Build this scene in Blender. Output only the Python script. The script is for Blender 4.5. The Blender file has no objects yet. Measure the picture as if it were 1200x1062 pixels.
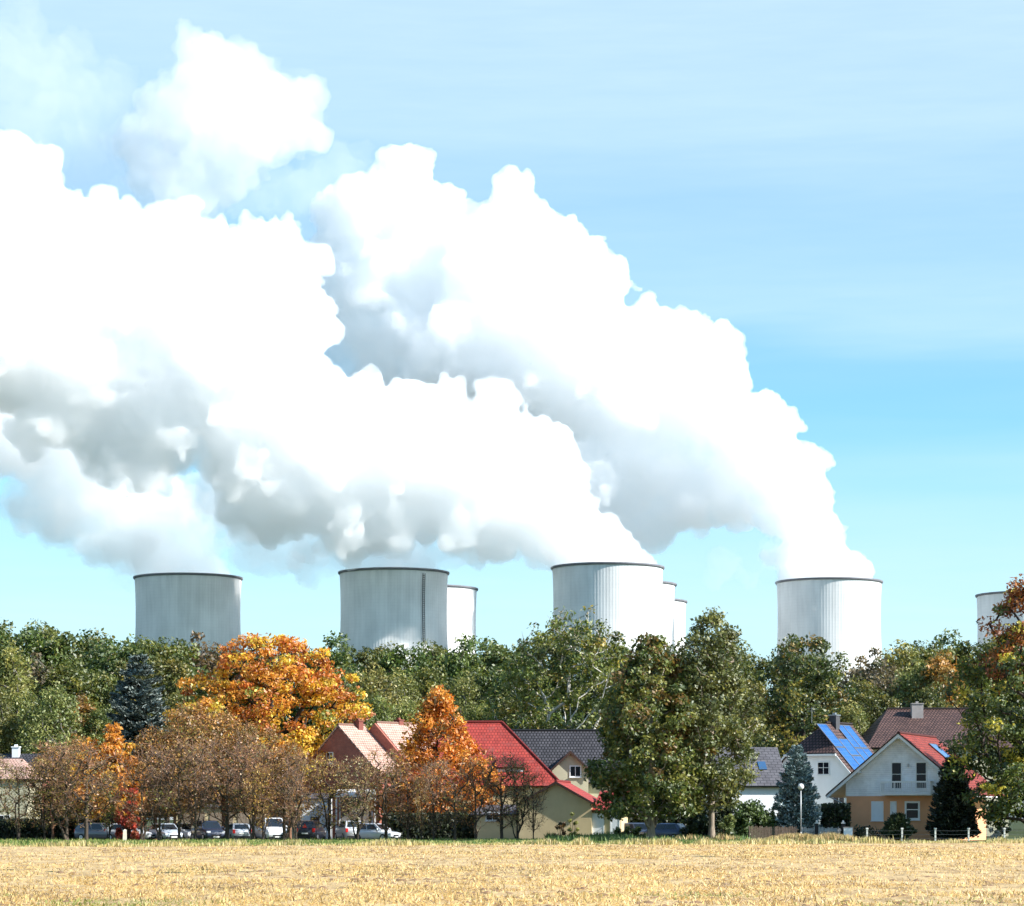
import bpy, bmesh, math, random
import numpy as np
from mathutils import Vector, Matrix
R = math.radians
# ------------------------------------------------------------------ camera
H = 2.2; F = 3000.0; HY = 955.0
scene = bpy.context.scene
C = scene.collection
def P(px, py, D): return Vector(((px-600.0)/F*D, D, H+(HY-py)/F*D))
def PX(px, D): return (px-600.0)/F*D
def PZ(py, D): return H+(HY-py)/F*D
cam = bpy.data.objects.new('camera', bpy.data.cameras.new('camera')); C.objects.link(cam)
cam.location = (0, 0, H); cam.rotation_euler = (R(90), 0, 0)
cam.data.sensor_width = 36; cam.data.lens = 90; cam.data.shift_y = (HY-531)/1200.0
cam.data.clip_start = 1; cam.data.clip_end = 20000
scene.camera = cam
# ------------------------------------------------------------------ sky and sun
SUN_EL, SUN_AZ = R(34), R(72)          # azimuth measured from "towards the camera" round to the right
sd = Vector((math.sin(SUN_AZ)*math.cos(SUN_EL), -math.cos(SUN_AZ)*math.cos(SUN_EL), math.sin(SUN_EL)))
w = bpy.data.worlds.new('World'); scene.world = w; w.use_nodes = True
nt = w.node_tree; nt.nodes.clear()
def N(nt, t, **k):
    n = nt.nodes.new(t)
    for a, v in k.items():
        if a in n.inputs: n.inputs[a].default_value = v
        else: setattr(n, a, v)
    return n
def L(nt, a, b): nt.links.new(a, b)
out = N(nt, 'ShaderNodeOutputWorld'); bg = N(nt, 'ShaderNodeBackground'); bg.inputs['Strength'].default_value = 0.10
sky = N(nt, 'ShaderNodeTexSky', sky_type='NISHITA'); sky.sun_disc = False
sky.sun_elevation = SUN_EL; sky.sun_rotation = math.atan2(sd.x, sd.y)
sky.air_density = 1.0; sky.dust_density = 0.6; sky.ozone_density = 1.6
L(nt, bg.outputs[0], out.inputs[0])
# thin veil of high cloud over the clear sky, laid out by direction
tc = N(nt, 'ShaderNodeTexCoord')
mp = N(nt, 'ShaderNodeMapping'); mp.inputs['Scale'].default_value = (2.6, 2.6, 26.0); mp.inputs['Rotation'].default_value = (0, R(1.5), 0)
L(nt, tc.outputs['Generated'], mp.inputs['Vector'])
no = N(nt, 'ShaderNodeTexNoise'); no.inputs['Scale'].default_value = 1.6; no.inputs['Detail'].default_value = 5; no.inputs['Roughness'].default_value = .45
L(nt, mp.outputs[0], no.inputs['Vector'])
# the veil lies in level sheets: dense high up and near the horizon, thin in a clear band between
sz = N(nt, 'ShaderNodeSeparateXYZ'); L(nt, tc.outputs['Generated'], sz.inputs[0])
wz = N(nt, 'ShaderNodeMath', operation='MULTIPLY_ADD'); wz.inputs[1].default_value = .075; L(nt, no.outputs[0], wz.inputs[0]); L(nt, sz.outputs[2], wz.inputs[2])
vr = N(nt, 'ShaderNodeValToRGB'); L(nt, wz.outputs[0], vr.inputs[0]); e = vr.color_ramp.elements
for q, (pz, vv) in enumerate(((.03, .84), (.11, .66), (.155, .40), (.192, .06), (.209, .14), (.226, .50), (.26, .40), (.30, .64), (.36, .72), (.47, .10))):
    el = e[q] if q < 2 else e.new(pz)
    el.position = pz; el.color = (vv, vv, vv, 1)
cr = N(nt, 'ShaderNodeMath', operation='MULTIPLY'); cr.inputs[1].default_value = .9; n2 = N(nt, 'ShaderNodeTexNoise'); n2.inputs['Scale'].default_value = 7; n2.inputs['Detail'].default_value = 9; n2.inputs['Roughness'].default_value = .6; L(nt, mp.outputs[0], n2.inputs['Vector'])
m2 = N(nt, 'ShaderNodeMapRange'); m2.inputs[1].default_value = .3; m2.inputs[2].default_value = .7; m2.inputs[3].default_value = .93; m2.inputs[4].default_value = 1.06; L(nt, n2.outputs[0], m2.inputs[0])
m3 = N(nt, 'ShaderNodeMath', operation='MULTIPLY'); L(nt, vr.outputs[0], m3.inputs[0]); L(nt, m2.outputs[0], m3.inputs[1])
L(nt, m3.outputs[0], cr.inputs[0])
tint = N(nt, 'ShaderNodeMix', data_type='RGBA', blend_type='MULTIPLY'); tint.inputs[0].default_value = 1
L(nt, sky.outputs[0], tint.inputs[6]); tint.inputs[7].default_value = (.55, .91, 1.03, 1)
mx = N(nt, 'ShaderNodeMix', data_type='RGBA'); L(nt, cr.outputs[0], mx.inputs[0])
L(nt, tint.outputs[2], mx.inputs[6]); mx.inputs[7].default_value = (3.95, 5.05, 5.8, 1)
L(nt, mx.outputs[2], bg.inputs[0])
sl = bpy.data.lights.new('sun', 'SUN'); sl.energy = 4.9; sl.angle = R(.5); sl.color = (1, .975, .94)
so = bpy.data.objects.new('sun', sl); C.objects.link(so); so.rotation_euler = sd.to_track_quat('Z', 'Y').to_euler(); so.location = (300, -100, 300)
scene.view_settings.view_transform = 'Standard'; scene.view_settings.look = 'None'
scene.view_settings.exposure = 1.05; scene.view_settings.gamma = 1
scene.render.engine = 'CYCLES'
cy = scene.cycles
cy.use_denoising = True; cy.use_adaptive_sampling = True; cy.adaptive_threshold = .02
cy.max_bounces = 30; cy.diffuse_bounces = 4; cy.glossy_bounces = 3; cy.transmission_bounces = 4; cy.transparent_max_bounces = 12; cy.volume_bounces = 28
cy.caustics_reflective = False; cy.caustics_refractive = False
scene.render.film_transparent = False
# ------------------------------------------------------------------ materials
MATS = {}
def mat(name, col, rough=.7, var=.12, scale=3.0, bump=0.0, spec=.3, metal=0.0, coat=0.0, stretch=(1, 1, 1)):
    if name in MATS: return MATS[name]
    m = bpy.data.materials.new(name); m.use_nodes = True; t = m.node_tree; b = t.nodes['Principled BSDF']
    b.inputs['Roughness'].default_value = rough; b.inputs['Specular IOR Level'].default_value = spec
    b.inputs['Metallic'].default_value = metal; b.inputs['Coat Weight'].default_value = coat; b.inputs['Coat Roughness'].default_value = .08
    tcn = N(t, 'ShaderNodeTexCoord'); mpn = N(t, 'ShaderNodeMapping'); mpn.inputs['Scale'].default_value = stretch
    L(t, tcn.outputs['Object'], mpn.inputs['Vector'])
    n1 = N(t, 'ShaderNodeTexNoise'); n1.inputs['Scale'].default_value = scale; n1.inputs['Detail'].default_value = 6; n1.inputs['Roughness'].default_value = .62
    L(t, mpn.outputs[0], n1.inputs['Vector'])
    mr = N(t, 'ShaderNodeMapRange'); mr.inputs[1].default_value = .3; mr.inputs[2].default_value = .7; mr.inputs[3].default_value = 1-var; mr.inputs[4].default_value = 1+var
    L(t, n1.outputs[0], mr.inputs[0])
    mu = N(t, 'ShaderNodeMix', data_type='RGBA', blend_type='MULTIPLY'); mu.inputs[0].default_value = 1; mu.inputs[6].default_value = (*col, 1)
    L(t, mr.outputs[0], mu.inputs[7]); L(t, mu.outputs[2], b.inputs['Base Color'])
    if bump:
        bp = N(t, 'ShaderNodeBump'); bp.inputs['Strength'].default_value = .6; bp.inputs['Distance'].default_value = bump
        L(t, n1.outputs[0], bp.inputs['Height']); L(t, bp.outputs[0], b.inputs['Normal'])
    MATS[name] = m; return m
def tile_mat(name, c1, c2, gap, tw=.30, th=.34, rough=.75, mortar=.035, bump=.04, moss=None):
    """roof tiles, bricks or boards laid out in metres on the uv map"""
    if name in MATS: return MATS[name]
    m = bpy.data.materials.new(name); m.use_nodes = True; t = m.node_tree; b = t.nodes['Principled BSDF']
    b.inputs['Roughness'].default_value = rough; b.inputs['Specular IOR Level'].default_value = .3
    uv = N(t, 'ShaderNodeUVMap'); bk = N(t, 'ShaderNodeTexBrick'); bk.offset = .5
    L(t, uv.outputs[0], bk.inputs['Vector'])
    for k, v in (('Color1', (*c1, 1)), ('Color2', (*c2, 1)), ('Mortar', (*gap, 1)), ('Scale', 1.0), ('Mortar Size', mortar), ('Mortar Smooth', .3), ('Brick Width', tw), ('Row Height', th)):
        bk.inputs[k].default_value = v
    n1 = N(t, 'ShaderNodeTexNoise'); n1.inputs['Scale'].default_value = .55; n1.inputs['Detail'].default_value = 8; n1.inputs['Roughness'].default_value = .7
    L(t, uv.outputs[0], n1.inputs['Vector'])
    mr = N(t, 'ShaderNodeMapRange'); mr.inputs[1].default_value = .3; mr.inputs[2].default_value = .7; mr.inputs[3].default_value = .72; mr.inputs[4].default_value = 1.25
    L(t, n1.outputs[0], mr.inputs[0])
    mu = N(t, 'ShaderNodeMix', data_type='RGBA', blend_type='MULTIPLY'); mu.inputs[0].default_value = 1
    L(t, bk.outputs['Color'], mu.inputs[6]); L(t, mr.outputs[0], mu.inputs[7]); last = mu.outputs[2]
    if moss:
        n2 = N(t, 'ShaderNodeTexNoise'); n2.inputs['Scale'].default_value = 1.4; n2.inputs['Detail'].default_value = 6
        L(t, uv.outputs[0], n2.inputs['Vector'])
        r2 = N(t, 'ShaderNodeMapRange'); r2.inputs[1].default_value = .52; r2.inputs[2].default_value = .68; r2.inputs[4].default_value = .8
        L(t, n2.outputs[0], r2.inputs[0])
        m2 = N(t, 'ShaderNodeMix', data_type='RGBA'); L(t, r2.outputs[0], m2.inputs[0]); L(t, last, m2.inputs[6]); m2.inputs[7].default_value = (*moss, 1); last = m2.outputs[2]
    L(t, last, b.inputs['Base Color'])
    bp = N(t, 'ShaderNodeBump', invert=True); bp.inputs['Strength'].default_value = .8; bp.inputs['Distance'].default_value = bump
    L(t, bk.outputs['Fac'], bp.inputs['Height']); L(t, bp.outputs[0], b.inputs['Normal'])
    MATS[name] = m; return m
def leaf_mat(name, trans=.3, rough=.55):
    if name in MATS: return MATS[name]
    m = bpy.data.materials.new(name); m.use_nodes = True; t = m.node_tree; t.nodes.clear()
    o = N(t, 'ShaderNodeOutputMaterial'); at = N(t, 'ShaderNodeAttribute', attribute_name='tint'); oi = N(t, 'ShaderNodeObjectInfo')
    mu = N(t, 'ShaderNodeMix', data_type='RGBA', blend_type='MULTIPLY'); mu.inputs[0].default_value = 1
    L(t, at.outputs['Color'], mu.inputs[6]); L(t, oi.outputs['Color'], mu.inputs[7])
    d = N(t, 'ShaderNodeBsdfDiffuse'); tr = N(t, 'ShaderNodeBsdfTranslucent'); mx_ = N(t, 'ShaderNodeMixShader'); mx_.inputs[0].default_value = trans
    gl = N(t, 'ShaderNodeBsdfGlossy'); gl.inputs['Roughness'].default_value = rough; m3 = N(t, 'ShaderNodeMixShader'); m3.inputs[0].default_value = .06
    L(t, mu.outputs[2], d.inputs[0]); L(t, mu.outputs[2], tr.inputs[0]); L(t, d.outputs[0], mx_.inputs[1]); L(t, tr.outputs[0], mx_.inputs[2])
    L(t, mx_.outputs[0], m3.inputs[1]); L(t, gl.outputs[0], m3.inputs[2]); L(t, m3.outputs[0], o.inputs[0])
    MATS[name] = m; return m
# ------------------------------------------------------------------ mesh building
class MB:
    def __init__(s): s.v, s.f, s.uv, s.mi, s.m = [], [], [], [], None
    def xf(s, m): s.m = m; return s
    def add(s, pts, faces, uvs=None, mi=0):
        o = len(s.v)
        for p in pts:
            p = Vector(p); s.v.append(tuple(s.m @ p if s.m else p))
        for k, f in enumerate(faces):
            s.f.append(tuple(o+i for i in f)); s.mi.append(mi)
            s.uv.append(uvs[k] if uvs else None)
        return s
    def box(s, x0, x1, y0, y1, z0, z1, mi=0):
        p = [(x0,y0,z0),(x1,y0,z0),(x1,y1,z0),(x0,y1,z0),(x0,y0,z1),(x1,y0,z1),(x1,y1,z1),(x0,y1,z1)]
        f = [(0,3,2,1),(4,5,6,7),(0,1,5,4),(1,2,6,5),(2,3,7,6),(3,0,4,7)]
        uv = [[(p[i][0], p[i][1]) for i in f[0]], [(p[i][0], p[i][1]) for i in f[1]]]+[[((p[i][0] if k in (0, 2) else p[i][1]), p[i][2]) for i in q] for k, q in enumerate(f[2:])]
        return s.add(p, f, uv, mi)
    def prism(s, poly, y0, y1, mi=0):
        """polygon in x,z extruded along y"""
        n = len(poly); p = [(x, y0, z) for x, z in poly]+[(x, y1, z) for x, z in poly]
        f = [tuple(range(n)), tuple(range(2*n-1, n-1, -1))]; uv = [[(p[i][0], p[i][2]) for i in q] for q in f]
        for i in range(n):
            j = (i+1) % n; q = (i, i+n, j+n, j); f.append(q); uv.append([(p[k][1], p[k][2]) for k in q])
        return s.add(p, f, uv, mi)
    def slab(s, q, th, mi=0):
        """thick sheet on a polygon; uv in metres, u along the level line"""
        q = [Vector(a) for a in q]; n = len(q)
        nn = (q[1]-q[0]).cross(q[-1]-q[0]).normalized(); u = Vector((0, 0, 1)).cross(nn); u = u.normalized() if u.length > 1e-4 else Vector((1, 0, 0)); v = nn.cross(u)
        lo = [a-nn*th for a in q]; pts = q+lo
        f = [tuple(range(n)), tuple(range(2*n-1, n-1, -1))]+[(i+n, (i+1) % n+n, (i+1) % n, i) for i in range(n)]
        uv = [[((pts[i]-q[0]).dot(u), (pts[i]-q[0]).dot(v)) for i in k] for k in f]
        return s.add(pts, f, uv, mi)
    def tube(s, a, b, r0, r1=None, n=8, mi=0, caps=True):
        a, b = Vector(a), Vector(b); r1 = r0 if r1 is None else r1
        d = (b-a).normalized(); u = d.orthogonal().normalized(); w_ = d.cross(u)
        p = [a+(u*math.cos(2*math.pi*k/n)+w_*math.sin(2*math.pi*k/n))*r0 for k in range(n)]+[b+(u*math.cos(2*math.pi*k/n)+w_*math.sin(2*math.pi*k/n))*r1 for k in range(n)]
        f = [(k, (k+1) % n, (k+1) % n+n, k+n) for k in range(n)]
        if caps: f += [tuple(range(n-1, -1, -1)), tuple(range(n, 2*n))]
        return s.add(p, f, None, mi)
    def sphere(s, c, r, n=12, mi=0):
        c = Vector(c); p, f = [], []
        for i in range(n+1):
            t = math.pi*i/n
            for k in range(n): p.append(c+Vector((math.sin(t)*math.cos(2*math.pi*k/n), math.sin(t)*math.sin(2*math.pi*k/n), math.cos(t)))*r)
        for i in range(n):
            for k in range(n): f.append((i*n+k, (i+1)*n+k, (i+1)*n+(k+1) % n, i*n+(k+1) % n))
        return s.add(p, f, None, mi)
    def lathe(s, prof, n=64, mi=0, rib=0, ribs=0):
        p, f = [], []
        for r, z in prof:
            for k in range(n):
                a = 2*math.pi*k/n; rr = r+(rib if ribs and (k*ribs*2//n) % 2 else 0); p.append((rr*math.cos(a), rr*math.sin(a), z))
        for i in range(len(prof)-1):
            for k in range(n): f.append((i*n+k, i*n+(k+1) % n, (i+1)*n+(k+1) % n, (i+1)*n+k))
        return s.add(p, f, None, mi)
    def build(s, name, mats, parent=None, smooth=False, bevel=0):
        me = bpy.data.meshes.new(name); me.from_pydata(s.v, [], s.f)
        if any(s.uv):
            ul = me.uv_layers.new(name='UVMap'); d = []
            for k, f in enumerate(s.f):
                for j in range(len(f)): d.extend(s.uv[k][j] if s.uv[k] else (0, 0))
            ul.data.foreach_set('uv', d)
        for m in (mats if isinstance(mats, (list, tuple)) else [mats]): me.materials.append(m)
        me.polygons.foreach_set('material_index', s.mi)
        if smooth: me.polygons.foreach_set('use_smooth', [True]*len(me.polygons))
        me.update(); ob = bpy.data.objects.new(name, me); C.objects.link(ob)
        if parent: ob.parent = parent
        if bevel:
            b = ob.modifiers.new('bevel', 'BEVEL'); b.width = bevel; b.segments = 2; b.limit_method = 'ANGLE'
        return ob
def np_mesh(name, V, Q, mats, parent=None, tint=None, mi=None, smooth=False):
    V = np.asarray(V, np.float32); k = Q.shape[1]
    me = bpy.data.meshes.new(name); me.vertices.add(len(V)); me.vertices.foreach_set('co', V.ravel())
    me.loops.add(Q.size); me.loops.foreach_set('vertex_index', Q.astype(np.int32).ravel())
    me.polygons.add(len(Q)); me.polygons.foreach_set('loop_start', np.arange(0, Q.size, k, dtype=np.int32))
    try: me.polygons.foreach_set('loop_total', np.full(len(Q), k, np.int32))
    except Exception: pass
    for m in (mats if isinstance(mats, (list, tuple)) else [mats]): me.materials.append(m)
    if mi is not None: me.polygons.foreach_set('material_index', mi.astype(np.int32))
    if smooth: me.polygons.foreach_set('use_smooth', np.ones(len(Q), bool))
    if tint is not None:
        a = me.attributes.new('tint', 'FLOAT_COLOR', 'POINT')
        a.data.foreach_set('color', np.concatenate([tint, np.ones((len(tint), 1))], 1).astype(np.float32).ravel())
    me.update(calc_edges=True); me.validate()
    ob = bpy.data.objects.new(name, me); C.objects.link(ob)
    if parent: ob.parent = parent
    return ob
def tag(o, label, cat, group=None, kind=None):
    o['label'] = label; o['category'] = cat
    if group: o['group'] = group
    if kind: o['kind'] = kind
    return o
def setting(o): o['kind'] = 'structure'; return o
def thing(name, label, cat, loc=(0, 0, 0), rz=0.0, group=None):
    o = bpy.data.objects.new(name, None); C.objects.link(o); o.location = loc; o.rotation_euler = (0, 0, rz); o.empty_display_size = .5
    return tag(o, label, cat, group)
def dup(root, loc, rz, label, group=None, scale=(1, 1, 1)):
    r = root.copy(); C.objects.link(r); r.location = loc; r.rotation_euler = (0, 0, rz); r.scale = scale; r['label'] = label
    if group: r['group'] = group
    for ch in list(root.children):
        c = ch.copy(); C.objects.link(c); c.parent = r
        for g in ch.children:
            d = g.copy(); C.objects.link(d); d.parent = c
    return r
# ------------------------------------------------------------------ plants
def grow(rng, trunk, targets, seg=.8, sag=.12):
    chains = trunk; trunk = chains[0]; pts = [np.array(p, float) for p in trunk]; par = [-1]+list(range(len(trunk)-1))
    for ch in chains[1:]:
        for j, p in enumerate(ch): par.append(0 if j == 0 else len(pts)-1); pts.append(np.array(p, float))
    trunk = pts; A = np.zeros((len(trunk)+len(targets)*14+10, 3)); A[:len(pts)] = pts; n = len(pts); par = par+[0]*(len(A)-n)
    tp = np.array(pts); order = np.argsort([np.min(np.linalg.norm(tp-t, axis=1)) for t in targets]); tips = []
    for i in order:
        t = targets[i]; d = A[:n]-t; dist = np.linalg.norm(d, axis=1); hd = np.linalg.norm(d[:, :2], axis=1)
        pen = np.maximum(0, d[:, 2]+.35*hd)*1.6; k = int(np.argmin(dist+pen)); a = A[k]; L0 = dist[k]
        m = max(1, min(12, int(math.ceil(L0/seg)))); mid = (a+t)/2+rng.normal(size=3)*L0*.07; mid[2] -= sag*L0
        prev = k
        for j in range(1, m+1):
            u = j/m; p = a*(1-u)**2+mid*2*u*(1-u)+t*u*u
            if j < m: p = p+rng.normal(size=3)*.03*L0
            A[n] = p; par[n] = prev; prev = n; n += 1
        tips.append(prev)
    return A[:n], np.array(par[:n]), np.array(tips)
def limb_radii(par, tips, tw, base, ex=2.2):
    acc = np.zeros(len(par)); acc[tips] += tw**ex
    for i in range(len(par)-1, 0, -1):
        if acc[i] == 0: acc[i] = tw**ex
        acc[par[i]] += acc[i]
    r = acc**(1/ex); r = tw+(r-tw)*(base-tw)/max(1e-6, r[0]-tw)
    return r
def tubes(A, B, ra, rb, k=5):
    d = B-A; ln = np.linalg.norm(d, axis=1, keepdims=True); d = d/np.maximum(ln, 1e-6)
    ref = np.where(np.abs(d[:, 2:3]) > .9, np.array([[1., 0, 0]]), np.array([[0, 0, 1.]])); u = np.cross(d, ref); u /= np.linalg.norm(u, axis=1, keepdims=True); v = np.cross(d, u)
    V = np.empty((len(A), 2*k, 3))
    for j in range(k):
        a = 2*math.pi*j/k; o = u*math.cos(a)+v*math.sin(a); V[:, j] = A+o*ra[:, None]; V[:, k+j] = B+o*rb[:, None]
    q = np.array([(j, (j+1) % k, (j+1) % k+k, j+k) for j in range(k)])
    Q = (np.arange(len(A))[:, None, None]*2*k+q[None]).reshape(-1, 4)
    return V.reshape(-1, 3), Q
def unit(a): return a/np.maximum(np.linalg.norm(a, axis=-1, keepdims=True), 1e-9)
def leaves(rng, P_, out, size, wid=.55, up=.5, outw=.6, jit=1.0):
    """one bent rhombic leaf spray at each point"""
    n = len(P_); nr = unit(rng.normal(size=(n, 3))*jit+out*outw+np.array([0, 0, up])); a = unit(np.cross(nr, rng.normal(size=(n, 3)))); b = np.cross(nr, a)
    s = size*rng.uniform(.45, 1.5, n)[:, None]; f = nr*s*rng.uniform(-.18, .1, (n, 1))
    V = np.stack([P_-a*s*.5+f, P_+b*s*wid*.5, P_+a*s*.5+f, P_-b*s*wid*.5], 1).reshape(-1, 3)
    return V, np.arange(4*n).reshape(-1, 4)
def envelope(prof, t):
    x = [p[0] for p in prof]; y = [p[1] for p in prof]; return np.interp(t, x, y)
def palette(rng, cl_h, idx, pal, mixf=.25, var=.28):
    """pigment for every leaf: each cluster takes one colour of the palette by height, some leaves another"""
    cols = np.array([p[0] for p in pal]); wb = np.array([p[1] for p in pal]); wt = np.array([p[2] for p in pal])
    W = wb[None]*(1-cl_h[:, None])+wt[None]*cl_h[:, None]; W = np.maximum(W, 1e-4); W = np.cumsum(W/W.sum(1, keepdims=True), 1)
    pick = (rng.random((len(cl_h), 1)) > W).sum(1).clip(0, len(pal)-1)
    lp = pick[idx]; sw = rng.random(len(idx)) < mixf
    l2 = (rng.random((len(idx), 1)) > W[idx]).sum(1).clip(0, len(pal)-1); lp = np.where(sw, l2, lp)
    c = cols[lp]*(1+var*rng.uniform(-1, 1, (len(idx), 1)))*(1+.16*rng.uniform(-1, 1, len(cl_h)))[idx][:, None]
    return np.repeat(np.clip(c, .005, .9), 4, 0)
BARK = {}
def bark(kind='brown'):
    c = {'brown': (.085, .065, .05), 'grey': (.17, .15, .13), 'pale': (.52, .49, .43), 'dark': (.045, .036, .03), 'tan': (.26, .21, .16), 'twig': (.23, .125, .075), 'greytwig': (.24, .155, .11)}[kind]
    return mat('bark_'+kind, c, .9, .35, 2.5, .03, .1, stretch=(3, 3, .6))
def broadleaf(name, label, cat, seed, h, base, rad, prof, pal, ncl=110, nlf=80, lsize=.5, crad=1.3, trunk_r=.3, bk='brown', lean=(0, 0),
              forks=1, tw=.03, flat=.75, core=.25, group=None, loc=(0, 0, 0), twigs=0, trans=.3, bare_top=0, jit=1.0, asym=.22, stems=1, tbk=None, grad=(0, 1), spread=.5):
    rng = np.random.default_rng(seed); root = thing(name, label, cat, loc, 0, group)
    tg = []; ph = rng.uniform(0, 6.28, 4)
    while len(tg) < ncl:
        t = rng.uniform(0, 1); a = rng.uniform(0, 2*math.pi)
        rr = envelope(prof, t)*rad*(1+asym*math.sin(a*2+ph[0]+t*3)+asym*.7*math.sin(a*3+ph[1]-t*5)+.1*math.sin(a*5+ph[2]+t*9))
        if rng.random()*rad > rr+.12*rad: continue
        f = rng.uniform(core, 1)**.6
        tg.append((rr*f*math.cos(a)+lean[0]*t, rr*f*math.sin(a)+lean[1]*t, base+(h-base)*(t*.97)))
    tg = np.array(tg)
    tr = []; hz = base+(h-base)*.62; nt_ = 10
    for k in range(nt_+1):
        u = k/nt_; tr.append((lean[0]*u*.5+rng.normal()*.06*u*rad*.3, lean[1]*u*.5+rng.normal()*.06*u*rad*.3, hz*u))
    chains = [tr]
    for s_ in range(stems-1):
        a = ph[3]+2*math.pi*s_/max(1, stems-1)+rng.uniform(-.5, .5); ch = []; b0 = base*rng.uniform(.02, .3)
        for k in range(1, 9):
            u = k/8; q = rad*spread*u**.8; ch.append((math.cos(a)*q+rng.normal()*.03*rad, math.sin(a)*q+rng.normal()*.03*rad, b0+(hz*rng.uniform(.8, .85)-b0)*u))
        chains.append(ch)
    A, par, tips = grow(rng, chains, tg, seg=max(.7, rad/6)); r = limb_radii(par, tips, tw, trunk_r)
    i = np.arange(1, len(A)); rb = r[i]; ra = np.minimum(r[par[i]], r[i]*1.6+.01); ra[i < nt_+1] = r[par[i]][i < nt_+1]; ra[0] *= 1.35
    V, Q = tubes(A[par[i]], A[i], ra, rb, 6); np_mesh('trunk', V, Q, bark(tbk or bk), root, smooth=True)
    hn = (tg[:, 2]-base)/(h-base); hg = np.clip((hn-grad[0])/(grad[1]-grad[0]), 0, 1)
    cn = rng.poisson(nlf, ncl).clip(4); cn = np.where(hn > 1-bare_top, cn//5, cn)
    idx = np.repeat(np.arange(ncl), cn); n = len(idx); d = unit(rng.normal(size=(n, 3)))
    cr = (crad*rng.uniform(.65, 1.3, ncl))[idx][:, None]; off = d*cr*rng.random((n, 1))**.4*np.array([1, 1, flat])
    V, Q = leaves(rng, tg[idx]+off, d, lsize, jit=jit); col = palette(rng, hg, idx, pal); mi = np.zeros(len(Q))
    mats_ = [leaf_mat('leaf', trans)]
    if twigs:
        st = np.repeat(tg, twigs, 0); e = st+unit(rng.normal(size=st.shape)+np.array([0, 0, .5]))*crad*rng.uniform(.6, 1.25, (len(st), 1))
        V2, Q2 = tubes(st, e, np.full(len(st), tw*.8), np.full(len(st), tw*.35), 3)
        Q = np.concatenate([Q, Q2+len(V)]); V = np.concatenate([V, V2]); col = np.concatenate([col, np.full((len(V2), 3), .1)]); mi = np.concatenate([mi, np.ones(len(Q2))]); mats_.append(bark(bk))
    np_mesh('crown', V, Q, mats_, root, col, mi)
    return root
def spruce(name, label, seed, h, rad, pal, loc, base=.4, whorls=26, nb=11, lsize=.34, cat='tree', droop=.22, full=1.0, powr=.85, group=None):
    rng = np.random.default_rng(seed); root = thing(name, label, cat, loc, 0, group)
    m = MB(); m.tube((0, 0, 0), (0, 0, h*.97), rad*.06+.05, .02, 8); A_, B_ = [], []; P_, O_, HN = [], [], []
    for k in range(whorls):
        t = (k+rng.uniform(-.2, .2))/whorls; t = min(max(t, 0), .985); z = base+(h-base)*t; R_ = rad*(1-t)**powr+.12
        n = max(4, int(nb*(1-t*.55)))
        for j in range(n):
            a = 2*math.pi*(j+rng.uniform(-.35, .35))/n+k*1.9; Lb = R_*rng.uniform(.72, 1.12); dz = -droop*Lb+rng.uniform(-.1, .1)*Lb
            c = np.array([math.cos(a), math.sin(a), 0]); s0 = np.array([0, 0, z]); e = s0+c*Lb+np.array([0, 0, dz+.12*Lb]); mid = s0+c*Lb*.55+np.array([0, 0, dz])
            A_ += [s0, mid]; B_ += [mid, e]; q = int((22+55*Lb/1.2)*full); u = rng.uniform(.18, 1, q)**.75
            p = np.where(u[:, None] < .55, s0+(mid-s0)*(u/.55)[:, None], mid+(e-mid)*((u-.55)/.45)[:, None])
            sd_ = np.array([-c[1], c[0], 0]); wv = (1.05-u)*Lb*.42+.1
            p = p+sd_*(rng.uniform(-1, 1, q)*wv)[:, None]+np.array([0, 0, 1.])*(rng.normal(size=q)*.10+.02)[:, None]
            P_.append(p); O_.append(np.tile(c*.6+np.array([0, 0, .25]), (q, 1))+sd_*rng.uniform(-.5, .5, (q, 1))); HN.append(np.full(q, t))
    P_ = np.concatenate(P_); O_ = unit(np.concatenate(O_)); HN = np.concatenate(HN); n = len(P_)
    ax = unit(O_+rng.normal(size=(n, 3))*.35); nr = unit(np.cross(ax, rng.normal(size=(n, 3)))+np.array([0, 0, .9])); b = np.cross(nr, ax)
    s = (lsize*rng.uniform(.7, 1.3, n))[:, None]
    V = np.stack([P_-ax*s*.4, P_+b*s*.2-np.array([0, 0, .04]), P_+ax*s*.6, P_-b*s*.2-np.array([0, 0, .04])], 1).reshape(-1, 3)
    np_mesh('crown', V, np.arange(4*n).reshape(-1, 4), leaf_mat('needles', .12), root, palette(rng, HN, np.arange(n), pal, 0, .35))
    A_, B_ = np.array(A_), np.array(B_); V2, Q2 = tubes(A_, B_, np.full(len(A_), .035), np.full(len(A_), .015), 4)
    o = len(m.v); m.v += [tuple(x) for x in V2]; m.f += [tuple(int(y)+o for y in x) for x in Q2]; m.uv += [None]*len(Q2); m.mi += [0]*len(Q2)
    m.build('trunk', bark('brown'), root)
    return root
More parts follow.
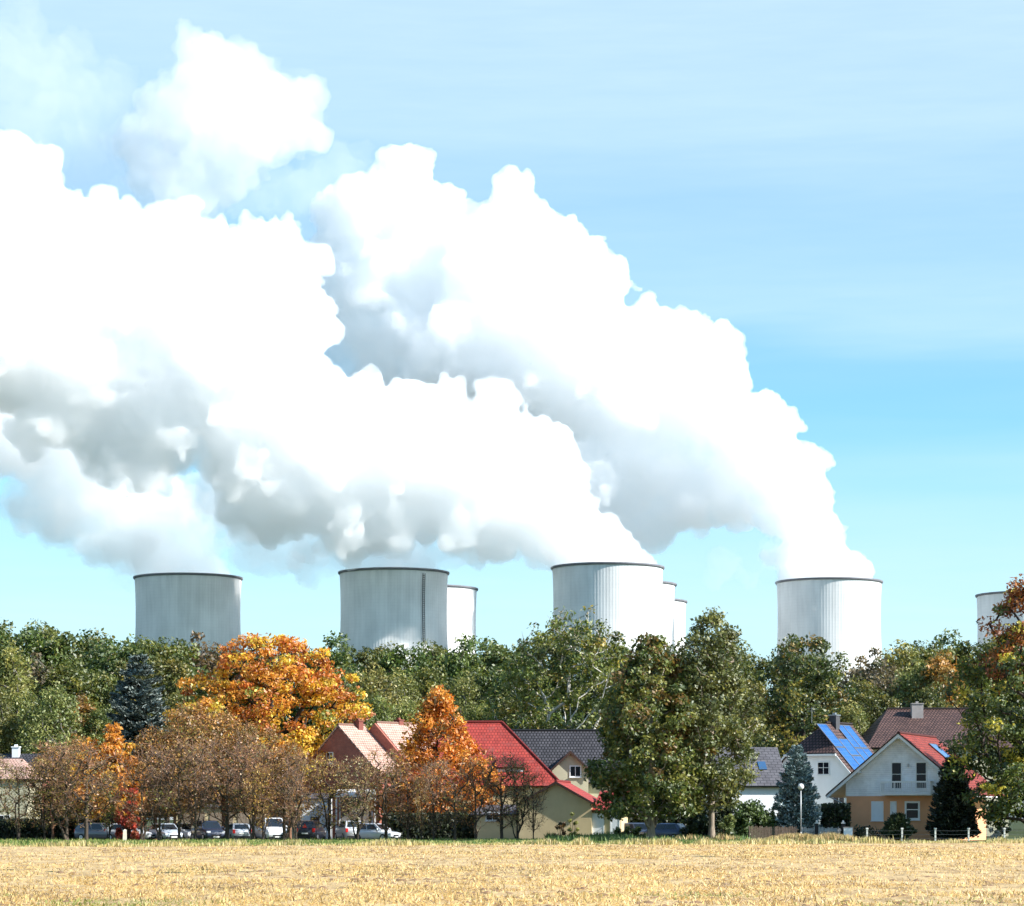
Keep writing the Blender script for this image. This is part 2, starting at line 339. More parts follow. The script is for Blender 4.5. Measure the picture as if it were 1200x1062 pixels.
def bush(name, label, cat, seed, loc, sx, sy, sz, pal, n=2600, lsize=.2, box=False, group=None):
    """low leafy plant: a stem fan with leaves through its volume; box=True clips it like a hedge"""
    rng = np.random.default_rng(seed); root = thing(name, label, cat, loc, 0, group)
    k = max(14, int(n/70))
    if box: c = np.stack([rng.uniform(-sx, sx, k), rng.uniform(-sy, sy, k), rng.uniform(.05, sz, k)], 1)
    else:
        d = unit(rng.normal(size=(k, 3))); d[:, 2] = np.abs(d[:, 2]); c = d*np.array([sx, sy, sz*.92])*rng.uniform(.3, 1, (k, 1))**.5
    st = np.stack([c[:, 0]*(.9 if box else .15), c[:, 1]*(.9 if box else .15), np.zeros(k)], 1); V2, Q2 = tubes(st, c, np.full(k, .03), np.full(k, .012), 4)
    np_mesh('stems', V2, Q2, bark('brown'), root)
    idx = rng.integers(0, k, n); dd = unit(rng.normal(size=(n, 3))); sc = min(sx, sy, sz)*.38
    p = np.stack([rng.uniform(-sx, sx, n), rng.uniform(-sy, sy, n), rng.uniform(0, sz, n)*rng.uniform(.93, 1, n)], 1) if box else c[idx]+dd*sc*rng.random((n, 1))**.5
    p[:, 2] = np.maximum(p[:, 2], .02)
    V, Q = leaves(rng, p, dd, lsize); np_mesh('foliage', V, Q, leaf_mat('leaf'), root, palette(rng, (c[:, 2]/sz).clip(0, 1), idx, pal))
    return root
# ------------------------------------------------------------------ houses
def window(parent, x, z, w_, h_, y, frame_m, pane_m, bars=1, cross=0, side=None, fw=.09, label=None):
    """window in the local plane y (facing -y) with lower left corner x,z; side turns it onto another wall"""
    M = side or Matrix.Identity(4); f = MB().xf(M); d = .05
    f.box(x, x+w_, y-d, y+.06, z, z+fw); f.box(x, x+w_, y-d, y+.06, z+h_-fw, z+h_)
    f.box(x, x+fw, y-d, y+.06, z+fw, z+h_-fw); f.box(x+w_-fw, x+w_, y-d, y+.06, z+fw, z+h_-fw)
    for k in range(bars):
        xc = x+w_*(k+1)/(bars+1); f.box(xc-fw*.3, xc+fw*.3, y-d*.7, y+.04, z+fw, z+h_-fw)
    if cross: f.box(x+fw, x+w_-fw, y-d*.6, y+.03, z+h_*.55-fw*.25, z+h_*.55+fw*.25)
    f.box(x-.06, x+w_+.06, y-.13, y-.055, z-.06, z-.003)
    o = f.build('window', frame_m, parent)
    if label: o['label'] = label
    MB().xf(M).box(x+fw*.9, x+w_-fw*.9, y-.012, y+.03, z+fw*.9, z+h_-fw*.9).build('pane', pane_m, o)
    return o
def gable_roof(parent, half, eave, apex, y0, y1, over, og, m, th=.16, name='roof', hip=0.0, back_hip=0.0):
    """two pitched slabs, ridge along y; hip cuts the front gable top back"""
    sl_ = (apex-eave)/half; ex = half+over; ez = eave-over*sl_; r = MB(); ya, yb = y0-og, y1+og; t = .05
    if hip > 0:
        hx = hip/sl_; hz = apex-hip; hy = ya+hx*1.15
        r.slab([(0, hy, apex+t), (hx, ya, hz+t), (ex, ya, ez+t), (ex, yb, ez+t), (0, yb, apex+t)][::1], th)
        r.slab([(0, yb, apex+t), (-ex, yb, ez+t), (-ex, ya, ez+t), (-hx, ya, hz+t), (0, hy, apex+t)], th)
        r.slab([(-hx, ya, hz+t+.012), (hx, ya, hz+t+.012), (0, hy, apex+t+.012)], th)
        ya = hy
    else:
        r.slab([(0, ya, apex+t), (ex, ya, ez+t), (ex, yb, ez+t), (0, yb, apex+t)][::1], th)
        r.slab([(0, yb, apex+t), (-ex, yb, ez+t), (-ex, ya, ez+t), (0, ya, apex+t)], th)
    o = r.build(name, m, parent)
    c = MB(); nseg = max(2, int((yb-ya)/.4))
    for k in range(nseg):
        q = ya+(yb-ya)*k/nseg; c.tube((0, q, apex+t+.02), (0, q+(yb-ya)/nseg*1.04, apex+t+.035), .115, .13, 8)
    c.build('ridge_cap', m, o)
    return o
def gable_wall(parent, half, eave, apex, y0, y1, m, z0=0.0, name='wall', hip=0.0):
    sl_ = (apex-eave)/half
    if hip: hx = hip/sl_; poly = [(-half, z0), (half, z0), (half, eave), (hx, apex-hip), (-hx, apex-hip), (-half, eave)]
    elif z0 >= eave: xx = (apex-z0)/sl_; poly = [(-xx, z0), (xx, z0), (0, apex)]
    else: poly = [(-half, z0), (half, z0), (half, eave), (0, apex), (-half, eave)]
    return MB().prism(poly, y0, y1).build(name, m, parent)
def chimney(parent, x, y, z0, z1, sx, sy, m, cap):
    o = MB().box(x-sx/2, x+sx/2, y-sy/2, y+sy/2, z0, z1).build('chimney', m, parent)
    c = MB().box(x-sx/2-.07, x+sx/2+.07, y-sy/2-.07, y+sy/2+.07, z1+.003, z1+.1); c.box(x-.14, x+.14, y-.14, y+.14, z1+.1, z1+.3); c.build('chimney_cap', cap, o)
    return o
# ------------------------------------------------------------------ noise
def _hash(ix, iy, iz, s):
    h = (ix*374761393 + iy*668265263 + iz*2147483647 + s*1274126177) & 0xffffffff
    h = ((h ^ (h >> 13))*1274126177) & 0xffffffff
    h = ((h ^ (h >> 15))*2246822519) & 0xffffffff
    return ((h ^ (h >> 14)) & 0xffff)/65535.0
def vnoise(p, s=0):
    i = np.floor(p).astype(np.int64); f = p-i; u = f*f*f*(f*(f*6-15)+10)
    r = 0
    for dx in (0, 1):
        for dy in (0, 1):
            for dz in (0, 1):
                wgt = (u[:,0] if dx else 1-u[:,0])*(u[:,1] if dy else 1-u[:,1])*(u[:,2] if dz else 1-u[:,2])
                r = r+wgt*_hash(i[:,0]+dx, i[:,1]+dy, i[:,2]+dz, s)
    return r
def billow(p, scale, octs, s=0):
    a, t, n = 1.0, 0, 0
    for k in range(octs):
        t = t+a*np.abs(vnoise(p/scale+17.3*k, s+k)*2-1); n += a; a *= .55; scale /= 2.1
    return t/n
# ------------------------------------------------------------------ steam plumes
def points_mesh(pts, rad, voxel):
    me = bpy.data.meshes.new('cloud_points'); me.from_pydata([tuple(p) for p in pts], [], [])
    at = me.attributes.new('r', 'FLOAT', 'POINT'); at.data.foreach_set('value', np.asarray(rad, np.float32))
    ob = bpy.data.objects.new('cloud_points', me); C.objects.link(ob)
    g = bpy.data.node_groups.new('skin', 'GeometryNodeTree')
    g.interface.new_socket('Geometry', in_out='INPUT', socket_type='NodeSocketGeometry')
    g.interface.new_socket('Geometry', in_out='OUTPUT', socket_type='NodeSocketGeometry')
    gi, go = g.nodes.new('NodeGroupInput'), g.nodes.new('NodeGroupOutput')
    mp_ = g.nodes.new('GeometryNodeMeshToPoints'); na = g.nodes.new('GeometryNodeInputNamedAttribute'); na.data_type = 'FLOAT'; na.inputs[0].default_value = 'r'
    pv = g.nodes.new('GeometryNodePointsToVolume'); vm = g.nodes.new('GeometryNodeVolumeToMesh')
    pv.resolution_mode = 'VOXEL_SIZE'; pv.inputs['Voxel Size'].default_value = voxel; pv.inputs['Density'].default_value = 1
    vm.resolution_mode = 'GRID'; vm.inputs['Threshold'].default_value = .5
    g.links.new(gi.outputs[0], mp_.inputs[0]); g.links.new(na.outputs[0], mp_.inputs['Radius'])
    g.links.new(mp_.outputs[0], pv.inputs[0]); g.links.new(na.outputs[0], pv.inputs['Radius'])
    g.links.new(pv.outputs[0], vm.inputs[0]); g.links.new(vm.outputs[0], go.inputs[0])
    m = ob.modifiers.new('skin', 'NODES'); m.node_group = g
    dg = bpy.context.evaluated_depsgraph_get(); dg.update()
    res = bpy.data.meshes.new_from_object(ob.evaluated_get(dg), depsgraph=dg)
    res.materials.clear()
    bpy.data.objects.remove(ob); bpy.data.meshes.remove(me); bpy.data.node_groups.remove(g)
    return res
def puff_points(mains, seed, n1=22, n2=11):
    rng = np.random.default_rng(seed); pts, rad = [], []
    for px, py, rp, D, bump in mains:
        c = np.array(P(px, py, D)); r = rp/F*D
        pts.append(c); rad.append(r*.86)
        if bump <= 0: continue
        for k in range(n1):
            d = rng.normal(size=3); d /= np.linalg.norm(d)
            r1 = r*rng.uniform(.20, .46)*bump**.5; c1 = c+d*(r*rng.uniform(.72, .95)-r1*.15)
            pts.append(c1); rad.append(r1)
            for j in range(n2):
                e = rng.normal(size=3); e /= np.linalg.norm(e); e = e+d*.9; e /= np.linalg.norm(e)
                r2 = r1*rng.uniform(.22, .52); pts.append(c1+e*r1*rng.uniform(.75, 1.02)); rad.append(r2)
    return np.array(pts), np.array(rad)
def islands(nv, edges):
    lab = np.arange(nv)
    while True:
        m = np.minimum(lab[edges[:, 0]], lab[edges[:, 1]]); new = lab.copy()
        np.minimum.at(new, edges[:, 0], m); np.minimum.at(new, edges[:, 1], m); new = new[new]
        if np.array_equal(new, lab): return lab
        lab = new
def keep_main(me):
    """drop the closed bubbles inside the cloud, keep its outer skin"""
    nv = len(me.vertices); e = np.empty(len(me.edges)*2, np.int32); me.edges.foreach_get('vertices', e); lab = islands(nv, e.reshape(-1, 2).astype(np.int64))
    u, c = np.unique(lab, return_counts=True); bad = np.isin(lab, u[c < c.max()])
    if bad.any():
        bm = bmesh.new(); bm.from_mesh(me); bm.verts.ensure_lookup_table(); bmesh.ops.delete(bm, geom=[bm.verts[int(i)] for i in np.nonzero(bad)[0]], context='VERTS'); bm.to_mesh(me); bm.free()
    return me
def remesh(me, voxel):
    ob = bpy.data.objects.new('cloud_skin', me); C.objects.link(ob); r = ob.modifiers.new('r', 'REMESH'); r.mode = 'VOXEL'; r.voxel_size = voxel
    dg = bpy.context.evaluated_depsgraph_get(); dg.update(); res = bpy.data.meshes.new_from_object(ob.evaluated_get(dg), depsgraph=dg); res.materials.clear()
    bpy.data.objects.remove(ob); bpy.data.meshes.remove(me); return res
def steam(mains, seed, voxel, amp, fine=4.2, grain=24):
    pts, rad = puff_points(mains, seed); k = rad > voxel*1.2
    me = keep_main(points_mesh(pts[k], rad[k], voxel))
    n = len(me.vertices); co = np.empty(n*3, np.float32); me.vertices.foreach_get('co', co); co = co.reshape(-1, 3).astype(float)
    no_ = np.empty(n*3, np.float32); me.vertices.foreach_get('normal', no_); no_ = no_.reshape(-1, 3)
    d = (billow(co, grain, 5, seed)-.35)*amp
    co = co+no_*d[:, None]; me.vertices.foreach_set('co', co.astype(np.float32).ravel()); me.update()
    me = keep_main(remesh(me, voxel*.85))
    n = len(me.vertices); co = np.empty(n*3, np.float32); me.vertices.foreach_get('co', co); co = co.reshape(-1, 3).astype(float)
    no_ = np.empty(n*3, np.float32); me.vertices.foreach_get('normal', no_); no_ = no_.reshape(-1, 3)
    co = co+no_*((billow(co, 7.5, 3, seed+40)-.35)*fine)[:, None]; me.vertices.foreach_set('co', co.astype(np.float32).ravel()); me.update()
    me.polygons.foreach_set('use_smooth', np.ones(len(me.polygons), bool))
    return me
# ================================================================== THE SETTING
def ground_sheet():
    m = bpy.data.materials.new('earth_and_grass'); m.use_nodes = True; t = m.node_tree; b = t.nodes['Principled BSDF']; b.inputs['Roughness'].default_value = .95; b.inputs['Specular IOR Level'].default_value = .1
    g = N(t, 'ShaderNodeNewGeometry'); n1 = N(t, 'ShaderNodeTexNoise'); n1.inputs['Scale'].default_value = .12; n1.inputs['Detail'].default_value = 8; L(t, g.outputs['Position'], n1.inputs['Vector'])
    r = N(t, 'ShaderNodeValToRGB'); e = r.color_ramp.elements; e[0].position = .35; e[0].color = (.03, .045, .018, 1); e[1].position = .7; e[1].color = (.07, .08, .035, 1)
    L(t, n1.outputs[0], r.inputs[0]); L(t, r.outputs[0], b.inputs['Base Color'])
    o = MB().add([(-4000, -300, -.06), (4000, -300, -.06), (4000, 9000, -.06), (-4000, 9000, -.06)], [(0, 1, 2, 3)]).build('ground', m); setting(o)
def stubble_field():
    m = bpy.data.materials.new('stubble_soil'); m.use_nodes = True; t = m.node_tree; b = t.nodes['Principled BSDF']; b.inputs['Roughness'].default_value = .95; b.inputs['Specular IOR Level'].default_value = .1
    g = N(t, 'ShaderNodeNewGeometry')
    n1 = N(t, 'ShaderNodeTexNoise'); n1.inputs['Scale'].default_value = 1.1; n1.inputs['Detail'].default_value = 10; n1.inputs['Roughness'].default_value = .7
    mp_ = N(t, 'ShaderNodeMapping'); mp_.inputs['Scale'].default_value = (1, .28, 1); L(t, g.outputs['Position'], mp_.inputs[0]); L(t, mp_.outputs[0], n1.inputs['Vector'])
    r = N(t, 'ShaderNodeValToRGB'); e = r.color_ramp.elements; e[0].position = .30; e[0].color = (.20, .125, .065, 1); e[1].position = .55; e[1].color = (.52, .37, .19, 1)
    e2 = r.color_ramp.elements.new(.75); e2.color = (.62, .47, .24, 1)
    L(t, n1.outputs[0], r.inputs[0]); L(t, r.outputs[0], b.inputs['Base Color'])
    bp = N(t, 'ShaderNodeBump'); bp.inputs['Distance'].default_value = .12; bp.inputs['Strength'].default_value = 1; L(t, n1.outputs[0], bp.inputs['Height']); L(t, bp.outputs[0], b.inputs['Normal'])
    EDGE = lambda x: 188+.30*x+1.3*np.sin(x*.31)+.8*np.sin(x*.83+1)
    xs = np.linspace(-75, 75, 300); ys = np.concatenate([np.linspace(20, 50, 20)[:-1], np.linspace(50, 203, 420)])
    X, Y = np.meshgrid(xs, ys); p = np.stack([X.ravel(), Y.ravel(), np.zeros(X.size)], 1)
    p[:, 2] = (vnoise(p/np.array([2.6, 1.6, 1]), 3)-.5)*.10+(vnoise(p/.7, 4)-.5)*.06+(vnoise(p/17, 5)-.5)*.10
    p[:, 2] = np.where(p[:, 1] > EDGE(p[:, 0]), -.05, p[:, 2]*np.clip((EDGE(p[:, 0])-p[:, 1])/6, .1, 1))
    nx, ny = len(xs), len(ys); i = np.arange(ny-1)[:, None]*nx+np.arange(nx-1)[None]; Q = np.stack([i, i+1, i+nx+1, i+nx], -1).reshape(-1, 4)
    o = np_mesh('field', p, Q, m, smooth=True); setting(o)
    # cut straw lying and standing on the soil, and weeds coming through it
    rng = np.random.default_rng(5); n = 330000
    y = 48*(203/48)**rng.random(n); x = rng.uniform(-1, 1, n)*(y*.235+7)
    dens = vnoise(np.stack([x/3.2, y/6, x*0], 1), 9)*.6+vnoise(np.stack([x/.9, y/2.2, x*0], 1), 8)*.5
    k = (rng.random(n) < np.clip((dens-.24)*2.4, .12, 1))&(y < EDGE(x)); x, y = x[k], y[k]; n = len(x)
    z = np.zeros(n); wd = rng.uniform(.008, .017, n)*(1+(y-48)/110); ln = rng.uniform(.05, .16, n)
    ang = rng.uniform(0, 6.28, n); tilt = np.where(rng.random(n) < .85, rng.uniform(.03, .45, n), rng.uniform(.7, 1.3, n))
    dx = np.stack([np.cos(ang)*np.cos(tilt), np.sin(ang)*np.cos(tilt), np.sin(tilt)], 1)*ln[:, None]; sx = np.stack([np.ones(n), rng.uniform(-.5, .5, n), np.zeros(n)], 1)*wd[:, None]
    p0 = np.stack([x, y, z-.01+.03*rng.random(n)], 1); V = np.stack([p0-sx, p0+sx, p0+dx+sx*.4, p0+dx-sx*.4], 1).reshape(-1, 3)
    base = np.array([.74, .50, .19])*(1+.22*rng.uniform(-1, 1, (n, 1))); br = rng.random(n) < .10+.35*np.clip((vnoise(np.stack([x/2.2, y/5, x*0], 1), 55)-.5)*3, 0, 1); base[br] = np.array([.30, .19, .09])*(1+.3*rng.uniform(-1, 1, (br.sum(), 1)))
    wl = vnoise(np.stack([x/5, y/9, x*0+3], 1), 21)+rng.normal(size=n)*.10; gr = (wl > .74)&(y < 70); base[gr] = np.array([.26, .28, .06])*(1+.3*rng.uniform(-1, 1, (gr.sum(), 1)))
    o = np_mesh('straw', V, np.arange(4*n).reshape(-1, 4), leaf_mat('straw_leaf', .2), None, np.repeat(base, 4, 0)); tag(o, 'cut yellow straw and weeds strewn over the harvested field', 'straw', None, 'stuff')
    # clods turned up by the plough
    rng = np.random.default_rng(6); n = 4200; y = 48*(190/48)**rng.random(n); x = rng.uniform(-1, 1, n)*(y*.235+6)
    kk = vnoise(np.stack([x/4, y/8, x*0], 1), 31) > .50; kk &= y < EDGE(x); x, y = x[kk], y[kk]; n = len(x)
    d8 = unit(np.array([[1, 0, .1], [.5, .8, 0], [-.5, .8, .1], [-1, 0, 0], [-.5, -.8, .1], [.5, -.8, 0], [.2, .1, 1], [-.3, -.1, .9]], float))
    s = (.03+.10*rng.random(n)**2)[:, None, None]*np.array([1.5, 1.1, .55]); V = np.stack([x, y, np.zeros(n)], 1)[:, None]+d8[None]*s*rng.uniform(.7, 1.3, (n, 8, 1))
    q = np.array([[0, 1, 6, 6], [1, 2, 6, 6], [2, 3, 7, 6], [3, 4, 7, 7], [4, 5, 7, 7], [5, 0, 6, 7]]); q = np.array([[0, 1, 6], [1, 2, 6], [2, 7, 6], [2, 3, 7], [3, 4, 7], [4, 5, 7], [5, 6, 7], [5, 0, 6]])
    Q = (np.arange(n)[:, None, None]*8+q[None]).reshape(-1, 3)
    o = np_mesh('clods', V.reshape(-1, 3), Q, mat('soil_clod', (.22, .13, .07), .95, .3, 6)); tag(o, 'dark earth clods lying among the straw of the field', 'clods', None, 'stuff')
def blades(name, label, rng, x, y, hgt, wid, cols, lean=.35):
    n = len(x); a = rng.uniform(0, 6.28, n); ln = hgt*rng.uniform(.5, 1.25, n); tl = np.abs(rng.normal(size=n))*lean
    top = np.stack([np.cos(a)*np.sin(tl), np.sin(a)*np.sin(tl), np.cos(tl)], 1)*ln[:, None]; s = np.stack([np.ones(n), rng.uniform(-.6, .6, n), np.zeros(n)], 1)*(wid*rng.uniform(.6, 1.3, n))[:, None]
    p = np.stack([x, y, np.zeros(n)-.02], 1); mid = p+top*np.array([.35, .35, .6]); V = np.stack([p-s, p+s, mid+s*.8, p+top, mid-s*.8], 1).reshape(-1, 3)
    c = cols[rng.integers(0, len(cols), n)]*(1+.3*rng.uniform(-1, 1, (n, 1)))
    o = np_mesh(name, V, np.arange(5*n).reshape(-1, 5), leaf_mat('straw_leaf', .2), None, np.repeat(c, 5, 0)); tag(o, label, 'grass', None, 'stuff')
def verge():
    v = MB().add([(-75, 163.5, .02), (80, 210.0, .02), (80, 213.5, .06), (-75, 213.5, .06)], [(0, 1, 2, 3)]).build('grass_verge', mat('verge_turf', (.10, .14, .03), .95, .35, 1.2, .05, .1)); setting(v)
    lot = MB().add([(-70, 213.5, .0), (6, 213.5, .0), (6, 229, .0), (-70, 229, .0)], [(0, 1, 2, 3)]).build('car_park', mat('asphalt', (.10, .098, .094), .9, .25, 1.5, .02)); setting(lot)
    yd = MB().add([(6, 213.5, .004), (75, 213.5, .004), (75, 240, .004), (6, 240, .004)], [(0, 1, 2, 3)]).build('garden_lawn', mat('lawn', (.07, .10, .03), .95, .35, 1.0, .05, .1)); setting(yd)
    rng = np.random.default_rng(8)
    x = rng.uniform(-50, 17, 52000); y = 188+.3*x+.4+(212-188-.3*x)*rng.random(52000)**1.4
    hh = .27*(.5+vnoise(np.stack([x/2, y/2, x*0], 1), 40)*.9)
    blades('verge_grass', 'fresh green grass along the foot of the bare trees', rng, x, y, hh, .03, np.array([[.17, .26, .035], [.30, .33, .06], [.10, .18, .02], [.46, .40, .12]]))
    x = rng.uniform(-48, 48, 16000); y = 187.2+.3*x+1.3*np.sin(x*.31)+.8*np.sin(x*.83+1)+rng.normal(size=16000)*1.5
    hh = .46*(.15+vnoise(np.stack([x/1.3, x*0, x*0], 1), 41)*1.1)
    blades('dry_grass', 'tall dry yellow grass fringing the far edge of the field', rng, x, y, hh, .03, np.array([[.55, .42, .14], [.45, .40, .12], [.62, .50, .24]]))
    x = np.concatenate([rng.normal(PX(905, 204), 3.2, 4200), rng.uniform(PX(845, 204), PX(1000, 204), 3400)]); y = rng.uniform(200.5, 205.2, len(x))
    hh = .62*(.35+vnoise(np.stack([x/1.1, x*0, x*0], 1), 42)*.9)
    blades('tall_reed_grass', 'tufts of tall straw coloured grass before the picket fence', rng, x, y, hh, .035, np.array([[.60, .42, .16], [.55, .36, .15], [.42, .34, .12]]))
    x = rng.uniform(PX(1000, 206), PX(1240, 206), 9000); y = rng.uniform(200.5, 209, 9000)
    blades('short_lawn_grass', 'short dark green grass under the wire fence by the orange house', rng, x, y, .16*np.ones(9000), .03, np.array([[.08, .13, .03], [.12, .18, .04]]))
    x = rng.uniform(PX(640, 209), PX(870, 209), 9000); y = rng.uniform(199, 213, 9000); hh = .62*(.2+vnoise(np.stack([x/1.5, y/3, x*0], 1), 43)*1.1)
    blades('long_grass', 'rank green grass growing below the two dense green trees', rng, x, y, hh, .04, np.array([[.10, .17, .03], [.16, .24, .04], [.06, .11, .02]]))
ground_sheet(); stubble_field(); verge()
# ================================================================== COOLING TOWERS
def concrete():
    m = bpy.data.materials.new('tower_concrete'); m.use_nodes = True; t = m.node_tree; b = t.nodes['Principled BSDF']; b.inputs['Roughness'].default_value = .85; b.inputs['Specular IOR Level'].default_value = .2
    tc_ = N(t, 'ShaderNodeTexCoord'); mp_ = N(t, 'ShaderNodeMapping'); mp_.inputs['Scale'].default_value = (1, 1, .06); L(t, tc_.outputs['Object'], mp_.inputs[0])
    a = N(t, 'ShaderNodeTexNoise'); a.inputs['Scale'].default_value = .35; a.inputs['Detail'].default_value = 8; a.inputs['Roughness'].default_value = .7; L(t, mp_.outputs[0], a.inputs['Vector'])
    c = N(t, 'ShaderNodeTexNoise'); c.inputs['Scale'].default_value = .06; c.inputs['Detail'].default_value = 5; L(t, tc_.outputs['Object'], c.inputs['Vector'])
    s = N(t, 'ShaderNodeMath', operation='ADD'); L(t, a.outputs[0], s.inputs[0]); L(t, c.outputs[0], s.inputs[1])
    r = N(t, 'ShaderNodeMapRange'); r.inputs[1].default_value = .75; r.inputs[2].default_value = 1.25; r.inputs[3].default_value = .82; r.inputs[4].default_value = 1.08; L(t, s.outputs[0], r.inputs[0])
    sp = N(t, 'ShaderNodeSeparateXYZ'); L(t, tc_.outputs['Object'], sp.inputs[0])
    wv = N(t, 'ShaderNodeMath', operation='MULTIPLY'); wv.inputs[1].default_value = 1/1.5; L(t, sp.outputs[2], wv.inputs[0])
    fr = N(t, 'ShaderNodeMath', operation='FRACT'); L(t, wv.outputs[0], fr.inputs[0])
    ln = N(t, 'ShaderNodeMath', operation='LESS_THAN'); ln.inputs[1].default_value = .10; L(t, fr.outputs[0], ln.inputs[0])
    sb = N(t, 'ShaderNodeMath', operation='MULTIPLY_ADD'); sb.inputs[1].default_value = -.05; L(t, ln.outputs[0], sb.inputs[0]); L(t, r.outputs[0], sb.inputs[2])
    mu = N(t, 'ShaderNodeMix', data_type='RGBA', blend_type='MULTIPLY'); mu.inputs[0].default_value = 1; mu.inputs[6].default_value = (.72, .715, .70, 1); L(t, sb.outputs[0], mu.inputs[7]); L(t, mu.outputs[2], b.inputs['Base Color'])
    return m
conc = concrete(); conc_dark = mat('rim_concrete', (.17, .17, .185), .9, .2, .4); steel_dark = mat('dark_steel', (.03, .032, .036), .6, .1, 3)
TW_H = 113.0
def tower_profile():
    out_ = []
    for k in range(25):
        z = TW_H*k/24; u = (z-96)/60.0
        out_.append((24.3*math.sqrt(1+u*u*.52)+.0, z))
    return out_
def tower_r(z): u = (z-96)/60.0; return 24.3*math.sqrt(1+u*u*.52)
def cooling_tower(label, px, D, proto=None, dz=0.0, ladder=None):
    loc = (PX(px, D), D, dz)
    if proto: return dup(proto, loc, 0, label, 'cooling towers of the power station')
    t = thing('cooling_tower', label, 'cooling tower', loc, 0, 'cooling towers of the power station')
    pr = tower_profile(); s = MB(); n = 660
    s.lathe(pr, n, 0, .035, 110); s.lathe([(r-.9, z) for r, z in pr][::-1], 96)
    s.build('shell', conc, t, True)
    rt = tower_r(TW_H); c = MB(); c.lathe([(rt-.9, TW_H-.7), (rt+.45, TW_H-.7), (rt+.75, TW_H-.3), (rt+.75, TW_H+.3), (rt-.9, TW_H+.3), (rt-.9, TW_H-.7)], 128); c.build('rim', conc_dark, t)
    return t
def tower_ladder(t, ang):
    m = MB(); 
    for k in range(22):
        z0, z1 = 4+107*k/22, 4+107*(k+1)/22
        for da in (-.022, .022): 
            a = ang+da; r0, r1 = tower_r(z0)+.7, tower_r(z1)+.7
            m.tube((r0*math.cos(a), r0*math.sin(a), z0), (r1*math.cos(a), r1*math.sin(a), z1), .14, .14, 5)
        for j in range(5):
            z = z0+(z1-z0)*j/5; r = tower_r(z)+.7
            m.tube((r*math.cos(ang-.018), r*math.sin(ang-.018), z), (r*math.cos(ang+.018), r*math.sin(ang+.018), z), .1, .1, 4)
            m.tube((r*math.cos(ang), r*math.sin(ang), z), ((r-.8)*math.cos(ang), (r-.8)*math.sin(ang), z), .09, .09, 4)
    m.build('ladder', steel_dark, t)
def topD(py): return F*(TW_H+.3-H)/(HY-py)
T = {}
T[3] = cooling_tower('brightest sunlit cooling tower, steaming, just above the pale birch crown', 712, topD(665))
T[1] = cooling_tower('shaded cooling tower left of the orange oak, grey steam spilling leftward', 220.5, topD(677), T[3])
T[4] = cooling_tower('sunlit cooling tower above the solar roof, its plume leaning left', 971.5, topD(682), T[3])
T[5] = cooling_tower('smaller distant cooling tower peeping out beside the shaded tower with a ladder', 499.5, topD(690), T[3])
T[6] = cooling_tower('narrow visible strip of a cooling tower directly behind the brightest tower', 731, topD(685), T[3])
T[7] = cooling_tower('farthest cooling tower, a pale sliver showing past the narrow strip', 748, topD(705), T[3])
T[8] = cooling_tower('cooling tower partly behind the tall maple with rusty top', 1203, topD(697), T[3])
T[2] = cooling_tower('broad shaded cooling tower with a dark ladder line down its wall', 461.5, topD(671), T[3])
tower_ladder(T[2], -math.acos(.575))
# ================================================================== STEAM
def steam_mat(name, dens, col=(.986, .9945, 1), an=0.0):  # blue of the shaded undersides is put into the scatter colour
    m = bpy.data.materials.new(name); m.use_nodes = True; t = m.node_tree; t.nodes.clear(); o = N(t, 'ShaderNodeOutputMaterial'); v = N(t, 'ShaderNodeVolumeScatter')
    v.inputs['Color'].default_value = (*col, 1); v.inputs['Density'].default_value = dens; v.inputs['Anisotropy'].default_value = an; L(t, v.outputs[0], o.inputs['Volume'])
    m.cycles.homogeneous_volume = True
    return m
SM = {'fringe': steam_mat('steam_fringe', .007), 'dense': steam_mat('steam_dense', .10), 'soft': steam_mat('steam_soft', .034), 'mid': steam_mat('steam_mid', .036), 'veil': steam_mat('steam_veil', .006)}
def plume(name, label, lst, seed, m, voxel=1.35, amp=15, fringe=0):
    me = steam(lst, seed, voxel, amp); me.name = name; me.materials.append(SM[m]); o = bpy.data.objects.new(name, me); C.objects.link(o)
    if fringe:
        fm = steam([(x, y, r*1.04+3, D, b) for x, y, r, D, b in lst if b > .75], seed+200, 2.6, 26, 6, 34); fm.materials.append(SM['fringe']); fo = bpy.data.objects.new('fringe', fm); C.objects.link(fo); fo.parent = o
    return tag(o, label, 'steam', 'steam drifting from the cooling towers')
def lerpD(l, x0, d0, x1, d1): return [(x, y, r, d0+(d1-d0)*(x-x0)/(x1-x0), b) for x, y, r, b in l]
d3, d2, d1, d4 = topD(665), topD(671), topD(677), topD(682)
plume('steam_plume', 'broad white plume from the brightest sunlit tower, filling the left sky', lerpD([
    (712,678,66,.0),(700,650,56,.4),(655,612,58,.8),(630,580,60,1),(606,552,62,1),(640,545,38,1),(560,575,70,1),(568,520,46,1),(530,540,60,1),(489,487,52,1),(475,550,80,1),(530,606,46,.7),(585,622,38,.7),
    (470,596,46,.7),(425,505,70,1),(400,560,80,1),(345,470,78,1),(330,395,58,1),(312,325,62,1),(345,305,34,1),(252,325,72,1),(250,420,92,1),(295,520,85,1),(205,300,54,1),(130,286,50,1),(165,370,85,1),(90,345,88,1),(30,300,88,1),(18,205,52,1),(-40,240,80,1),
    (0,400,100,1),(90,440,90,1),(180,490,85,1),(330,585,58,1),(390,612,38,.8),(575,480,30,1),(-60,330,110,1),(645,640,40,.7)], 712, d3, 0, d3-40), 11, 'dense')
